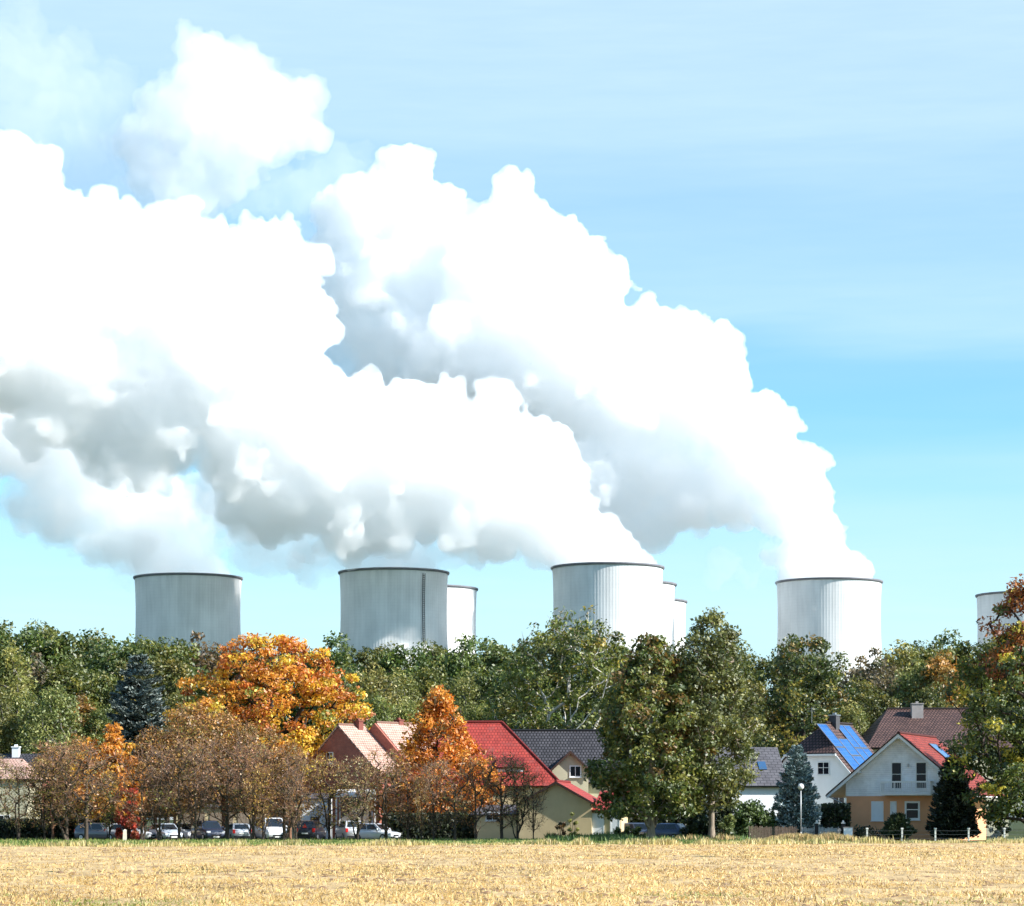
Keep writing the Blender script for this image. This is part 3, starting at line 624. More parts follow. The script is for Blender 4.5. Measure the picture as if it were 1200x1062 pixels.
plume('steam_plume', 'soft grey steam slipping off the broad shaded tower with a ladder', lerpD([
    (462,680,64,0),(455,655,46,.5),(430,645,42,.8),(395,640,40,1),(352,648,38,1),(325,655,24,1),(310,612,50,1),(262,585,50,1),(490,650,30,.8),(525,650,26,1),(560,650,20,1)], 462, d2, 260, d2+10), 12, 'soft')
plume('steam_plume', 'blue grey plume leaning left from the leftmost tower', lerpD([
    (221,688,66,0),(205,655,52,.6),(180,640,52,.8),(150,615,58,1),(115,585,62,1),(80,545,66,1),(40,500,78,1),(-20,480,90,1),(120,520,70,1),(165,570,44,1),(200,610,50,.8),(60,590,46,1),(230,630,36,.8)], 221, d1, 0, d1+15), 13, 'mid', fringe=1)
plume('steam_plume', 'tall white plume from the tower above the solar roof', lerpD([
    (971,692,66,.0),(962,662,52,.4),(948,638,46,.6),(932,600,46,1),(915,555,54,1),(878,508,58,1),(905,500,34,1),(830,455,62,1),(795,415,46,1),(835,415,30,1),(800,575,52,1),(850,575,46,1),(750,470,82,1),(700,400,72,1),(712,330,30,1),(672,335,58,1),(640,300,55,1),(590,265,52,1),
    (720,560,68,1),(650,430,88,1),(580,340,78,1),(560,420,78,1),(482,228,46,1),(440,268,54,1),(400,250,34,1),(395,295,34,1),(520,275,40,1),(470,330,66,1),(420,335,46,1),(500,390,66,1),(425,395,46,1),(405,345,36,1),(445,430,40,1),(760,615,36,1),(690,610,46,1)], 971, d4, 430, d4+70), 14, 'dense')
plume('steam_cloud', 'loose white puff floating highest above the broad plume', [(x, y, r, d4+50, b) for x, y, r, b in
    [(232,66,36,1),(225,100,40,1),(290,165,50,1),(268,102,50,1),(345,150,34,1),(165,175,34,1),(318,120,44,1),(346,110,30,1),(250,160,58,1),(200,140,48,1),(190,205,42,1),(320,155,40,1),(225,220,40,1)]], 15, 'soft', 1.7, 16, fringe=1)
plume('steam_veil', 'thin torn bluish steam left of the highest white puff', [(x, y, r, d4+60, b) for x, y, r, b in
    [(40,70,58,1),(95,120,60,1),(60,180,60,1),(140,205,50,1),(20,130,60,1),(120,170,50,1),(0,60,50,1)]], 16, 'veil', 1.7, 26)
plume('steam_veil', 'thin torn steam in the gap right of the highest white puff', [(x, y, r, d4+65, b) for x, y, r, b in
    [(300,220,48,1),(345,230,44,1),(390,215,40,1),(400,180,26,1),(360,270,40,1),(395,285,40,1),(420,200,34,1)]], 17, 'veil', 1.7, 26)
plume('steam_veil', 'faint wisp hanging between the two sunlit cooling towers', [(x, y, r, d4+40, b) for x, y, r, b in
    [(850,660,26,1),(880,680,18,1),(905,650,24,1),(790,655,20,1),(580,690,20,1),(600,675,22,1)]], 18, 'veil', 1.4, 16)
# ================================================================== HOUSES
glass = mat('window_glass', (.010, .013, .02), .12, .05, 2, 0, .2); white_frame = mat('white_frame', (.78, .78, .76), .5, .05, 2)
white_wall = mat('white_render', (.82, .83, .84), .85, .05, .8, .006); white_board = tile_mat('white_boards', (.88, .89, .90), (.85, .86, .88), (.66, .67, .69), 6.0, .16, .6, .012, .01)
orange_wall = mat('apricot_render', (.74, .36, .19), .9, .07, 1.0, .006); beige_wall = mat('beige_render', (.64, .50, .28), .9, .08, .9, .006); cream_wall = mat('cream_render', (.52, .48, .33), .9, .07, .9, .006)
roof_red = tile_mat('bright_red_tiles', (.40, .055, .04), (.31, .042, .033), (.16, .02, .016), .30, .36, .65, .035, .04, (.27, .06, .05))
roof_deepred = tile_mat('weathered_red_tiles', (.30, .045, .028), (.20, .03, .02), (.07, .014, .01), .30, .34, .7, .035, .05)
roof_pink = tile_mat('faded_pink_tiles', (.56, .36, .29), (.47, .29, .23), (.20, .11, .08), .30, .34, .8, .035, .05, (.40, .30, .24))
roof_brown = tile_mat('brown_tiles', (.145, .080, .066), (.095, .052, .046), (.02, .012, .01), .34, .40, .65, .06, .06)
roof_dark = tile_mat('anthracite_tiles', (.075, .07, .078), (.052, .049, .056), (.012, .012, .013), .32, .42, .6, .06, .06)
roof_grey = tile_mat('grey_slates', (.12, .115, .125), (.095, .09, .10), (.04, .04, .045), .6, .42, .7, .035, .04)
brick_red = tile_mat('red_bricks', (.44, .13, .085), (.36, .10, .07), (.28, .17, .13), .25, .085, .85, .012, .008)
chim_brick = tile_mat('chimney_bricks', (.28, .07, .05), (.22, .055, .04), (.16, .10, .08), .25, .085, .85, .012, .008)
grey_stone = mat('grey_chimney_plaster', (.30, .27, .26), .9, .15, 1.5, .01); wood_dark = mat('dark_wood', (.055, .030, .022), .7, .25, 2, .01); zinc = mat('zinc', (.32, .33, .34), .4, .1, 2, 0, .5, .7)
def solar_material():
    m = bpy.data.materials.new('solar_cells'); m.use_nodes = True; t = m.node_tree; b = t.nodes['Principled BSDF']
    uv = N(t, 'ShaderNodeUVMap'); k = N(t, 'ShaderNodeTexBrick'); k.offset = 0; L(t, uv.outputs[0], k.inputs['Vector'])
    for a, v in (('Color1', (.02, .085, .26, 1)), ('Color2', (.025, .11, .32, 1)), ('Mortar', (.07, .14, .26, 1)), ('Scale', 1.0), ('Mortar Size', .02), ('Brick Width', .5), ('Row Height', .5)): k.inputs[a].default_value = v
    L(t, k.outputs['Color'], b.inputs['Base Color']); b.inputs['Roughness'].default_value = .18; b.inputs['Specular IOR Level'].default_value = .8; return m
solar = solar_material(); solar_frame = mat('panel_frame', (.16, .18, .22), .4, .05, 2, 0, .5, .5)
def roof_point(x, y, half, eave, apex, lift): sl_ = (apex-eave)/half; return (abs(x), y, apex-abs(x)*sl_+lift)
def panel_on_right(parent, half, eave, apex, y0, y1, a0, a1, lift=.17, name='solar_panel', m=None):
    """sheet lying on the right roof slope between ridge distances a0..a1 and y0..y1, split in modules"""
    q = [roof_point(a0, y0, half, eave, apex, lift), roof_point(a1, y0, half, eave, apex, lift), roof_point(a1, y1, half, eave, apex, lift), roof_point(a0, y1, half, eave, apex, lift)]
    o = MB().slab(q, .05).build(name, m or solar, parent)
    f = MB(); e = .045
    for i in range(4):
        a, b = Vector(q[i]), Vector(q[(i+1) % 4]); f.tube(a, b, e, e, 4)
    f.build('panel_frame', solar_frame, o); return o
def ZR(a): return -R(a)
# ---- apricot house with white boarded gable
def apricot_house():
    D = 215.0; th = 22; t = thing('gabled_house', 'apricot ground floor, white boarded gable, little balcony and red tiled roof', 'house', (PX(1056, D), D, 0), ZR(th))
    k = F/D*math.cos(R(th)); half = 61/k; eave, apex = 5.05, 9.0; Lh = 12.0; zb = PZ(933, D)
    MB().prism([(-half, 0), (half, 0), (half, zb), (-half, zb)], 0, Lh).build('ground_floor_wall', orange_wall, t)
    sl_ = (apex-eave)/half
    MB().prism([(-half-.03, zb+.003), (half+.03, zb+.003), (half+.03, eave), (0, apex-.02), (-half-.03, eave)], -.04, Lh+.04).build('boarded_gable', white_board, t)
    gable_roof(t, half, eave, apex, 0, Lh, 1.45, 1.0, roof_deepred, .14)
    v = MB()                                            # white barge boards and soffit along the front verge, dark capping on top
    for s in (-1, 1):
        ex = half+1.45; ez = eave-1.45*sl_
        for (ya, yb, up, dn) in ((-1.07, -1.005, .03, -.30),):
            a, b = (0, apex), (s*ex, ez)
            pts = [(a[0], ya, a[1]+up), (b[0], ya, b[1]+up), (b[0], ya, b[1]+dn), (a[0], ya, a[1]+dn)]; pts += [(p[0], yb, p[2]) for p in pts]
            v.add(pts, [(0, 1, 2, 3), (7, 6, 5, 4), (0, 4, 5, 1), (1, 5, 6, 2), (2, 6, 7, 3), (3, 7, 4, 0)])
        v.slab([(0, -1.0, apex-.13), (s*ex, -1.0, ez-.13), (s*ex, -.045, ez-.13), (0, -.045, apex-.13)][::s], .03)
        xi = half+.04; zi = apex-xi*sl_
        v.slab([(s*xi, -.045, zi-.13), (s*ex, -.045, ez-.13), (s*ex, Lh, ez-.13), (s*xi, Lh, zi-.13)][::s], .03)
    v.build('barge_board', white_frame, t)
    for px_ in (-3.4, 0, 3.4):
        z = apex-abs(px_)*sl_-.44; MB().box(px_-.09, px_+.09, -1.0, -.05, z, z+.18).build('purlin', white_frame, t)
    cpp = MB()
    for s in (-1, 1):
        ex = half+1.47; ez = eave-1.47*sl_; pts = [(0, -1.12, apex+.115), (s*ex, -1.12, ez+.115), (s*ex, -1.12, ez-.02), (0, -1.12, apex-.02)]; pts += [(p[0], -1.075, p[2]) for p in pts]
        cpp.add(pts, [(0, 1, 2, 3), (7, 6, 5, 4), (0, 4, 5, 1), (1, 5, 6, 2), (2, 6, 7, 3), (3, 7, 4, 0)])
    cpp.build('verge_capping', wood_dark, t)
    q = lambda p: (p-1056)/k
    hz = lambda p: PZ(p, D)
    window(t, q(1045), hz(925), .95, hz(893)-hz(925), -.05, white_frame, glass, 0, 1, label='left balcony door with dark glass'); window(t, q(1072), hz(925), .98, hz(893)-hz(925), -.05, white_frame, glass, 0, 1, label='right balcony door with dark glass')
    o = window(t, q(1023), hz(962), 1.05, hz(939)-hz(962), -.01, white_frame, glass, 0, label='window closed by a white roller shutter'); MB().box(q(1023)+.09, q(1023)+.96, -.05, -.025, hz(962)+.09, hz(939)-.09).build('shutter', mat('shutter_slats', (.76, .78, .80), .6, .04, 2), o)
    o = window(t, q(1044), hz(960), .55, hz(939)-hz(960), -.01, white_frame, glass, 0, label='narrow white window'); MB().box(q(1044)+.1, q(1044)+.45, -.05, -.025, hz(960)+.09, hz(939)-.09).build('shutter', mat('shutter_slats', (.76, .78, .80)), o)
    window(t, q(1060), hz(961), 1.3, hz(939)-hz(961), -.01, white_frame, glass, 0, 1, fw=.16, label='dark square window with a broad white frame')
    x0, x1 = q(1037), q(1092); z0 = hz(932); bal = MB(); bal.box(x0, x1, -1.25, -.05, z0, z0+.14); ob = bal.build('balcony', white_frame, t)
    rl = MB(); zt = z0+1.15
    rl.box(x0, x1, -1.27, -1.15, zt-.11, zt+.02); rl.box(x0, x1, -1.24, -1.18, z0+.22, z0+.28); rl.box(x0, x0+.07, -1.17, -.05, zt-.08, zt); rl.box(x1-.07, x1, -1.17, -.05, zt-.08, zt)
    for i in range(27): xx = x0+(x1-x0)*i/26; rl.box(xx-.015, xx+.015, -1.23, -1.19, z0+.14, zt-.08)
    for i in range(7): yy = -1.15+1.1*i/7; rl.box(x0+.01, x0+.05, yy, yy+.04, z0+.14, zt-.08); rl.box(x1-.05, x1-.01, yy, yy+.04, z0+.14, zt-.08)
    for i in (0, .27, .62, 1): xx = x0+(x1-x0-.08)*i; rl.box(xx, xx+.08, -1.26, -1.165, z0+.14, zt+.02)
    rl.build('railing', white_frame, ob)
    g = MB(); ex = half+1.45; ez = eave-1.45*sl_
    g.tube((-ex-.06, -.9, ez-.02), (-ex-.06, Lh, ez-.02), .08, .08, 8); g.tube((-ex-.02, -.5, ez-.05), (-half-.1, -.18, ez-.75), .06, .06, 8); g.tube((-half-.1, -.18, ez-.75), (-half-.1, -.18, .1), .06, .06, 8); g.build('gutter', zinc, t)
    lmp = MB(); lmp.box(q(1064)-.06, q(1064)+.06, -.2, -.05, hz(898), hz(895)); lmp.tube((q(1064), -.15, hz(899)), (q(1064), -.15, hz(897)), .07, .05, 8); lmp.build('wall_lamp', zinc, t)
    panel_on_right(t, half, eave, apex, 6.0, 8.8, 1.0, 3.0, .16, 'solar_panel')
    return t
apricot_house()
# ---- white house with solar panels
def white_house():
    D = 240.0; th = 36; k = F/D; t = thing('half_hipped_house', 'white rendered house with blue solar panels on its dark half-hipped roof', 'house', (PX(952, D), D, 0), ZR(th))
    half, eave, apex, hip, Lh = 5.3, 5.0, 10.85, 2.95, 7.2
    gable_wall(t, half, eave, apex, 0, Lh, white_wall, 0, 'wall', hip+.05); gable_roof(t, half, eave, apex, 0, Lh, .55, .45, roof_brown, .16, 'roof', hip)
    sl_ = (apex-eave)/half
    b = MB()
    for s in (1, -1):
        x0 = hip/sl_; z0 = apex-hip; x1 = half+.55; z1 = eave-.55*sl_
        pts = [(s*x0, -.52, z0+.0), (s*x1, -.52, z1+.0), (s*x1, -.52, z1-.22), (s*x0, -.52, z0-.22)]; pts += [(p[0], -.455, p[2]) for p in pts]
        b.add(pts, [(0, 1, 2, 3), (7, 6, 5, 4), (0, 4, 5, 1), (1, 5, 6, 2), (2, 6, 7, 3), (3, 7, 4, 0)])
    hx = hip/sl_; b.box(-hx-.1, hx+.1, -.62, -.456, apex-hip-.2, apex-hip-.02); b.build('barge_board', white_frame, t)
    kk = k*math.cos(R(th)); q = lambda p: (p-952)/kk
    window(t, q(957.5), PZ(908.5, D), 1.3, 1.25, -.01, white_frame, glass, 1, 1, label='upper window divided by white bars'); window(t, q(974), PZ(945, D), 1.3, 1.4, -.01, white_frame, glass, 1, 0, label='lower window half hidden by the hedge'); window(t, q(930), PZ(908.5, D), 1.3, 1.25, -.01, white_frame, glass, 1, 1)
    for (y0, y1, a0, a1) in ((.35, 2.15, .25, 2.2), (.35, 2.15, 2.28, 4.3), (2.23, 4.0, 1.5, 2.9), (2.23, 4.0, 2.98, 4.3), (4.1, 5.4, .25, 2.2), (4.1, 5.4, 2.28, 4.3), (5.45, 6.75, .25, 2.2), (5.45, 6.75, 2.28, 4.3)):
        panel_on_right(t, half, eave, apex, y0, y1, a0, a1)
    chimney(t, .2, 3.9, apex-1.4, apex+.75, .75, .75, mat('slate_clad', (.06, .06, .065), .7, .2, 3), zinc)
    a = MB(); a.tube((-.4, .6, apex), (-.4, .6, apex+1.5), .025, .02, 6); a.tube((-.9, .6, apex+1.35), (.1, .6, apex+1.35), .02, .02, 5); a.tube((-.7, .6, apex+1.1), (-.1, .6, apex+1.1), .02, .02, 5); a.build('aerial', zinc, t)
    g = MB(); g.tube((half+.62, -.4, eave-.55*sl_), (half+.62, Lh, eave-.55*sl_), .08, .08, 8); g.build('gutter', zinc, t)
white_house()
# ---- big brown roof behind
def brown_house():
    D = 262.0; k = F/D; x0, x1 = PX(1016, D), PX(1190, D); zr = PZ(827, D); ze = PZ(876, D); cx = (x0+x1)/2; hw = (x1-x0)/2; dep = 8.5
    t = thing('hipped_house', 'large brown tiled hipped roof with one tall chimney behind the apricot house', 'house', (cx, D, 0), 0)
    MB().box(-hw+.6, hw-.6, .6, dep*2-.6, 0, ze).build('wall', cream_wall, t)
    r = MB(); e = hw*.48; a, b, c, d = (-hw, 0, ze), (hw, 0, ze), (hw, 2*dep, ze), (-hw, 2*dep, ze); p, q = (-hw+PX(600+38, D)*1.0, dep, zr), (hw-3.3, dep, zr)
    r.slab([a, b, q, p], .2); r.slab([b, c, q], .2); r.slab([c, d, p, q], .2); r.slab([d, a, p], .2); r.build('roof', roof_brown, t)
    cp = MB(); n = 30
    for i in range(n): u = p[0]+(q[0]-p[0])*i/n; cp.tube((u, dep, zr+.02), (u+(q[0]-p[0])/n*1.03, dep, zr+.03), .13, .15, 8)
    cp.build('ridge_cap', roof_brown, t)
    xc = PX(1087, D)-cx; chimney(t, xc, dep-1.6, zr-3.2, PZ(822, D), 1.2, 1.0, grey_stone, grey_stone)
brown_house()
# ---- grey slate roof with skylight, left of the blue spruce
def grey_house():
    D = 233.0; x0, x1 = PX(846, D), PX(925, D); zr, ze = PZ(874, D), PZ(921, D); cx = (x0+x1)/2; hw = (x1-x0)/2
    t = thing('slate_roofed_house', 'low house with plain grey slate roof and one skylight left of the blue spruce', 'house', (cx, D, 0), ZR(-6))
    MB().box(-hw+.4, hw-.4, .5, 9.5, 0, ze).build('wall', white_wall, t)
    r = MB(); r.slab([(-hw, 0, ze), (hw, 0, ze), (hw, 5, zr), (-hw, 5, zr)], .18); r.slab([(hw, 10, ze), (-hw, 10, ze), (-hw, 5, zr), (hw, 5, zr)], .18); rf = r.build('roof', roof_grey, t)
    u = PX(900, D)-cx; f = lambda s: (s*5, ze+(zr-ze)*s)
    (ya, za), (yb, zb_) = f(.40), f(.60); MB().slab([(u-.36, ya, za+.09), (u+.36, ya, za+.09), (u+.36, yb, zb_+.09), (u-.36, yb, zb_+.09)], .08).build('skylight', mat('sky_glass', (.04, .10, .2), .12, .05, 2, 0, .5), t)
grey_house()
# ---- long dark roof with dormer
def dark_house():
    D = 250.0; k = F/D; x0, x1 = PX(560, D), PX(742, D); zr, ze = PZ(854, D), PZ(917, D); cx = (x0+x1)/2; hw = (x1-x0)/2
    t = thing('long_roofed_house', 'cream house with a long dark tiled roof and a small gabled dormer', 'house', (cx, D, 0), 0)
    MB().box(-hw+.4, hw-.4, .5, 11.5, 0, ze).build('wall', cream_wall, t)
    r = MB(); r.slab([(-hw, 0, ze), (hw, 0, ze), (hw, 6, zr), (-hw, 6, zr)], .2); r.slab([(hw, 12, ze), (-hw, 12, ze), (-hw, 6, zr), (hw, 6, zr)], .2); r.build('roof', roof_dark, t)
    c = MB()
    for i in range(40): u = -hw+2*hw*i/40; c.tube((u, 6, zr+.02), (u+2*hw/40*1.03, 6, zr+.03), .13, .15, 8)
    c.build('ridge_cap', roof_dark, t)
    d = bpy.data.objects.new('dormer', None); C.objects.link(d); d.parent = t; d.location = (PX(668, D)-cx, -1.2, 0)
    hf = 24/k; ap, ev = PZ(880, D-1.2), PZ(903, D-1.2)
    MB().prism([(-hf*.88, 3.0), (hf*.88, 3.0), (hf*.88, ev+.18), (0, ap-.12), (-hf*.88, ev+.18)], 0, 5).build('dormer_wall', cream_wall, d)
    s = (ap-ev)/hf; rr = MB(); rr.slab([(0, -.35, ap), (hf+.3, -.35, ev-.3*s), (hf+.3, 6, ev-.3*s), (0, 6, ap)], .16); rr.slab([(0, 6, ap), (-hf-.3, 6, ev-.3*s), (-hf-.3, -.35, ev-.3*s), (0, -.35, ap)], .16); rr.build('dormer_roof', roof_dark, d)
    b = MB()
    for sg in (-1, 1):
        pts = [(0, -.42, ap+.02), (sg*(hf+.3), -.42, ev-.3*s+.02), (sg*(hf+.3), -.42, ev-.3*s-.24), (0, -.42, ap-.26)]; pts += [(p[0], -.355, p[2]) for p in pts]
        b.add(pts, [(0, 1, 2, 3), (7, 6, 5, 4), (0, 4, 5, 1), (1, 5, 6, 2), (2, 6, 7, 3), (3, 7, 4, 0)])
    b.build('barge_board', wood_dark, d)
    window(d, (667-668)/k, PZ(911, D-1.2), 1.15, 1.15, -.01, white_frame, glass, 1, 0, fw=.11)
dark_house()
# ---- red hipped roof and the beige garage in front of it
def red_house():
    D = 236.0; k = F/D; zr, ze = PZ(844, D), PZ(921, D); xr0, xr1 = PX(530, D), PX(588, D); x1 = PX(660, D); x0 = PX(470, D); cx = (x0+x1)/2; hw = (x1-x0)/2
    t = thing('red_roofed_house', 'house with a broad bright red hipped roof beside the small orange conical tree', 'house', (cx, D, 0), 0)
    MB().box(-hw+.5, hw-.5, .5, 10.5, 0, ze).build('wall', beige_wall, t)
    a, b, c, d = (-hw, 0, ze), (hw, 0, ze), (hw, 11, ze), (-hw, 11, ze); p, q = (xr0-cx, 5.5, zr), (xr1-cx, 5.5, zr)
    r = MB(); r.slab([a, b, q, p], .2); r.slab([b, c, q], .2); r.slab([c, d, p, q], .2); r.slab([d, a, p], .2); r.build('roof', roof_red, t)
    cp = MB()
    for A_, B_ in ((p, q), (q, b), (p, a)):
        A_, B_ = Vector(A_), Vector(B_); n = 24
        for i in range(n): cp.tube(A_.lerp(B_, i/n)+Vector((0, 0, .03)), A_.lerp(B_, (i+1.05)/n)+Vector((0, 0, .03)), .12, .14, 8)
    cp.build('ridge_cap', roof_red, t)
    dm = bpy.data.objects.new('dormer', None); C.objects.link(dm); dm.parent = t; dm.location = (PX(598, D)-cx, 1.2, 0)
    hf = 17/k; zt, zf = PZ(878, D), PZ(899, D); zl = PZ(912, D)
    MB().slab([(-hf, -.3, zf), (hf, -.3, zf), (hf, 2.4, zt), (-hf, 2.4, zt)], .14).build('dormer_roof', tile_mat('dark_red_tiles', (.24, .03, .028), (.2, .025, .022), (.08, .01, .01), .3, .3, .7, .04), dm)
    MB().add([(hf-.1, 0, zl), (hf-.1, 2.6, zl), (hf-.1, 2.6, zt-.2), (hf-.1, 0, zf-.12), (-hf+.1, 0, zl), (-hf+.1, 2.6, zl), (-hf+.1, 2.6, zt-.2), (-hf+.1, 0, zf-.12)], [(0, 1, 2, 3), (7, 6, 5, 4), (0, 3, 7, 4), (1, 5, 6, 2), (3, 2, 6, 7), (0, 4, 5, 1)]).build('dormer_wall', white_wall, dm)
    window(t, PX(566, D)-cx, PZ(972, D), 1.4, 1.2, .49, white_frame, glass, 1)
red_house()
def beige_garage():
    D = 217.0; th = 9; k = F/D; t = thing('beige_garage', 'beige gabled garage with low red roof and two white doors beside the dense tree', 'garage', (PX(652, D), D, 0), ZR(th))
    half, eave, apex = 3.15, PZ(941, D), PZ(916.5, D); hl = 3.2
    MB().prism([(-hl, 0), (3.02, 0), (3.02, eave), (0, apex-.05), (-hl, eave)], 0, 8).build('wall', beige_wall, t)
    gable_roof(t, half, eave, apex, 0, 8, .25, .35, roof_red, .14)
    b = MB(); s = (apex-eave)/half
    for sg in (-1, 1):
        ex, ez = half+.25, eave-.25*s
        pts = [(0, -.42, apex+.06), (sg*ex, -.42, ez+.06), (sg*ex, -.42, ez-.14), (0, -.42, apex-.16)]; pts += [(p[0], -.355, p[2]) for p in pts]
        b.add(pts, [(0, 1, 2, 3), (7, 6, 5, 4), (0, 4, 5, 1), (1, 5, 6, 2), (2, 6, 7, 3), (3, 7, 4, 0)])
    b.build('barge_board', wood_dark, t)
    x0, x1 = 3.025, (728-652)/k; MB().box(x0, x1, .3, 6, 0, 2.55).build('side_wing_wall', beige_wall, t)
    MB().slab([(x0, -.15, 2.6), (x1+.25, -.15, 2.6), (x1+.25, 6, 4.3), (x0, 6, 4.3)], .14).build('side_wing_roof', roof_red, t)
    for i, (a, b_) in enumerate(((693.5, 708), (715, 726.5))):
        a, b_ = (a-652)/k+.0, (b_-652)/k
        d = MB(); d.box(a+.08, b_-.08, .2, .27, .02, 2.25); o = d.build('door', white_wall, t)
        f = MB(); f.box(a, a+.08, .18, .30, 0, 2.33); f.box(b_-.08, b_, .18, .30, 0, 2.33); f.box(a+.08, b_-.08, .18, .30, 2.253, 2.33); f.build('door_frame', white_frame, o)
        h_ = MB(); h_.tube((b_-.2, .2, 1.05), (b_-.2, .12, 1.05), .025, .025, 6); h_.box(b_-.32, b_-.19, .1, .13, 1.035, 1.065); h_.build('handle', zinc, o)
    w = MB(); w.box(-7.2, -hl-.003, .8, 6, 0, 2.2); w.build('lean_to_wall', beige_wall, t); MB().slab([(-7.5, .5, 2.25), (-hl, .5, 2.25), (-hl, 6, 3.1), (-7.5, 6, 3.1)], .12).build('lean_to_roof', roof_grey, t)
    window(t, (566-652)/k, PZ(962, D), 1.2, .75, .79, white_frame, glass, 1)
beige_garage()
# ---- brick double gable
def brick_house():
    D = 240.0; th = 40; t = thing('brick_gabled_house', 'red brick house of two gables with faded pink tiled roofs and two chimneys', 'house', (PX(397, D), D, 0), ZR(th))
    ap = PZ(850, D); half, ev = 5.2, ap-4.5
    gable_wall(t, half, ev, ap-.03, 0, 3.4, brick_red); gable_roof(t, half, ev, ap, 0, 3.4, .3, .12, roof_pink, .14)
    w2 = bpy.data.objects.new('rear_wing', None); C.objects.link(w2); w2.parent = t; w2.location = (1.25, 3.55, 0)
    gable_wall(w2, half+.6, ev-.5, ap+.25, 0, 8, brick_red); gable_roof(w2, half+.6, ev-.5, ap+.28, .25, 8, .3, .0, roof_pink, .14)
    chimney(t, .15, 2.5, ap-.8, ap+.4, .75, .6, chim_brick, chim_brick); chimney(w2, -.2, 3.6, ap-.8, ap+.6, .75, .6, chim_brick, chim_brick)
    window(t, -1.6, ap-3.6, .9, 1.1, -.01, white_frame, glass, 1)
brick_house()
def pink_cottage():
    D = 234.0; x0, x1 = PX(-70, D), PX(36, D); zr, ze = PZ(888, D), PZ(913, D); cx = (x0+x1)/2; hw = (x1-x0)/2
    t = thing('pink_roofed_cottage', 'low cottage with a sunlit pale pink roof at the left edge', 'house', (cx, D, 0), 0)
    MB().box(-hw+.4, hw-.4, .4, 7.6, 0, ze).build('wall', cream_wall, t)
    r = MB(); a, b, c, d = (-hw, 0, ze), (hw, 0, ze), (hw, 8, ze), (-hw, 8, ze); p, q = (-hw+2, 4, zr), (hw-1.5, 4, zr)
    r.slab([a, b, q, p], .18); r.slab([b, c, q], .18); r.slab([c, d, p, q], .18); r.slab([d, a, p], .18); r.build('roof', roof_pink, t)
    window(t, 1.0, 1.0, 1.2, 1.2, .39, white_frame, glass, 1)
    D = 247.0; x0, x1 = PX(-60, D), PX(54, D); zr, ze = PZ(882, D), PZ(915, D); cx = (x0+x1)/2; hw = (x1-x0)/2
    t = thing('dark_roofed_barn', 'barn with a dark tiled roof rising behind the pale pink cottage roof', 'barn', (cx, D, 0), 0)
    MB().box(-hw+.4, hw-.4, .4, 9.6, 0, ze).build('wall', brick_red, t); r = MB(); r.slab([(-hw, 0, ze), (hw, 0, ze), (hw, 5, zr), (-hw, 5, zr)], .2); r.slab([(hw, 10, ze), (-hw, 10, ze), (-hw, 5, zr), (hw, 5, zr)], .2); r.build('roof', roof_dark, t)
    chimney(t, PX(8, D)-cx, 4.6, zr-.8, zr+.6, .7, .6, white_wall, white_wall)
pink_cottage()
def carport():
    D = 229.0; x0, x1 = PX(392, D), PX(438, D); cx = (x0+x1)/2; hw = (x1-x0)/2; z = PZ(931, D)
    t = thing('carport', 'white flat roofed carport seen through the twigs under the brick gables', 'carport', (cx, D, 0), 0)
    MB().slab([(-hw, 0, z), (hw, 0, z), (hw, 5, z+.5), (-hw, 5, z+.5)], .25).build('roof', white_frame, t)
    for x in (-hw+.15, hw-.15):
        for y in (.2, 4.8): MB().box(x-.07, x+.07, y-.07, y+.07, 0, z-.27).build('post', white_frame, t)
    MB().box(-hw+.3, hw-.3, 4.9, 5.0, 0, z-.05).build('back_wall', mat('grey_boards', (.2, .19, .18)), t)
    D = 231.0; x0, x1 = PX(205, D), PX(345, D); cx = (x0+x1)/2; hw = (x1-x0)/2; z = PZ(946, D)
    t = thing('garage_row', 'low sand coloured row of garages behind the parked cars', 'garage', (cx, D, 0), 0)
    MB().box(-hw, hw, 0, 5.5, 0, z).build('wall', mat('sand_render', (.60, .50, .30), .9, .08, .9), t); MB().box(-hw-.2, hw+.2, -.25, 5.7, z+.003, z+.22).build('flat_roof', mat('roof_felt', (.12, .12, .12)), t)
    for i in range(4): x = -hw+.6+i*(2*hw-.6)/4; MB().box(x, x+2.1, -.05, .03, .05, z-.5).build('garage_door', mat('garage_door_paint', (.28, .22, .16), .6), t)
    D = 232.0; x0, x1 = PX(352, D), PX(386, D); cx = (x0+x1)/2; hw = (x1-x0)/2; z = PZ(936, D)
    t = thing('white_shed', 'small white walled shed left of the white carport', 'shed', (cx, D, 0), 0)
    MB().box(-hw, hw, 0, 3.5, 0, z).build('wall', white_wall, t); MB().slab([(-hw-.2, -.2, z+.03), (hw+.2, -.2, z+.03), (hw+.2, 3.7, z+.5), (-hw-.2, 3.7, z+.5)], .1).build('roof', roof_grey, t); MB().box(-.4, .4, -.04, .02, .02, 2).build('door', wood_dark, t)
carport()
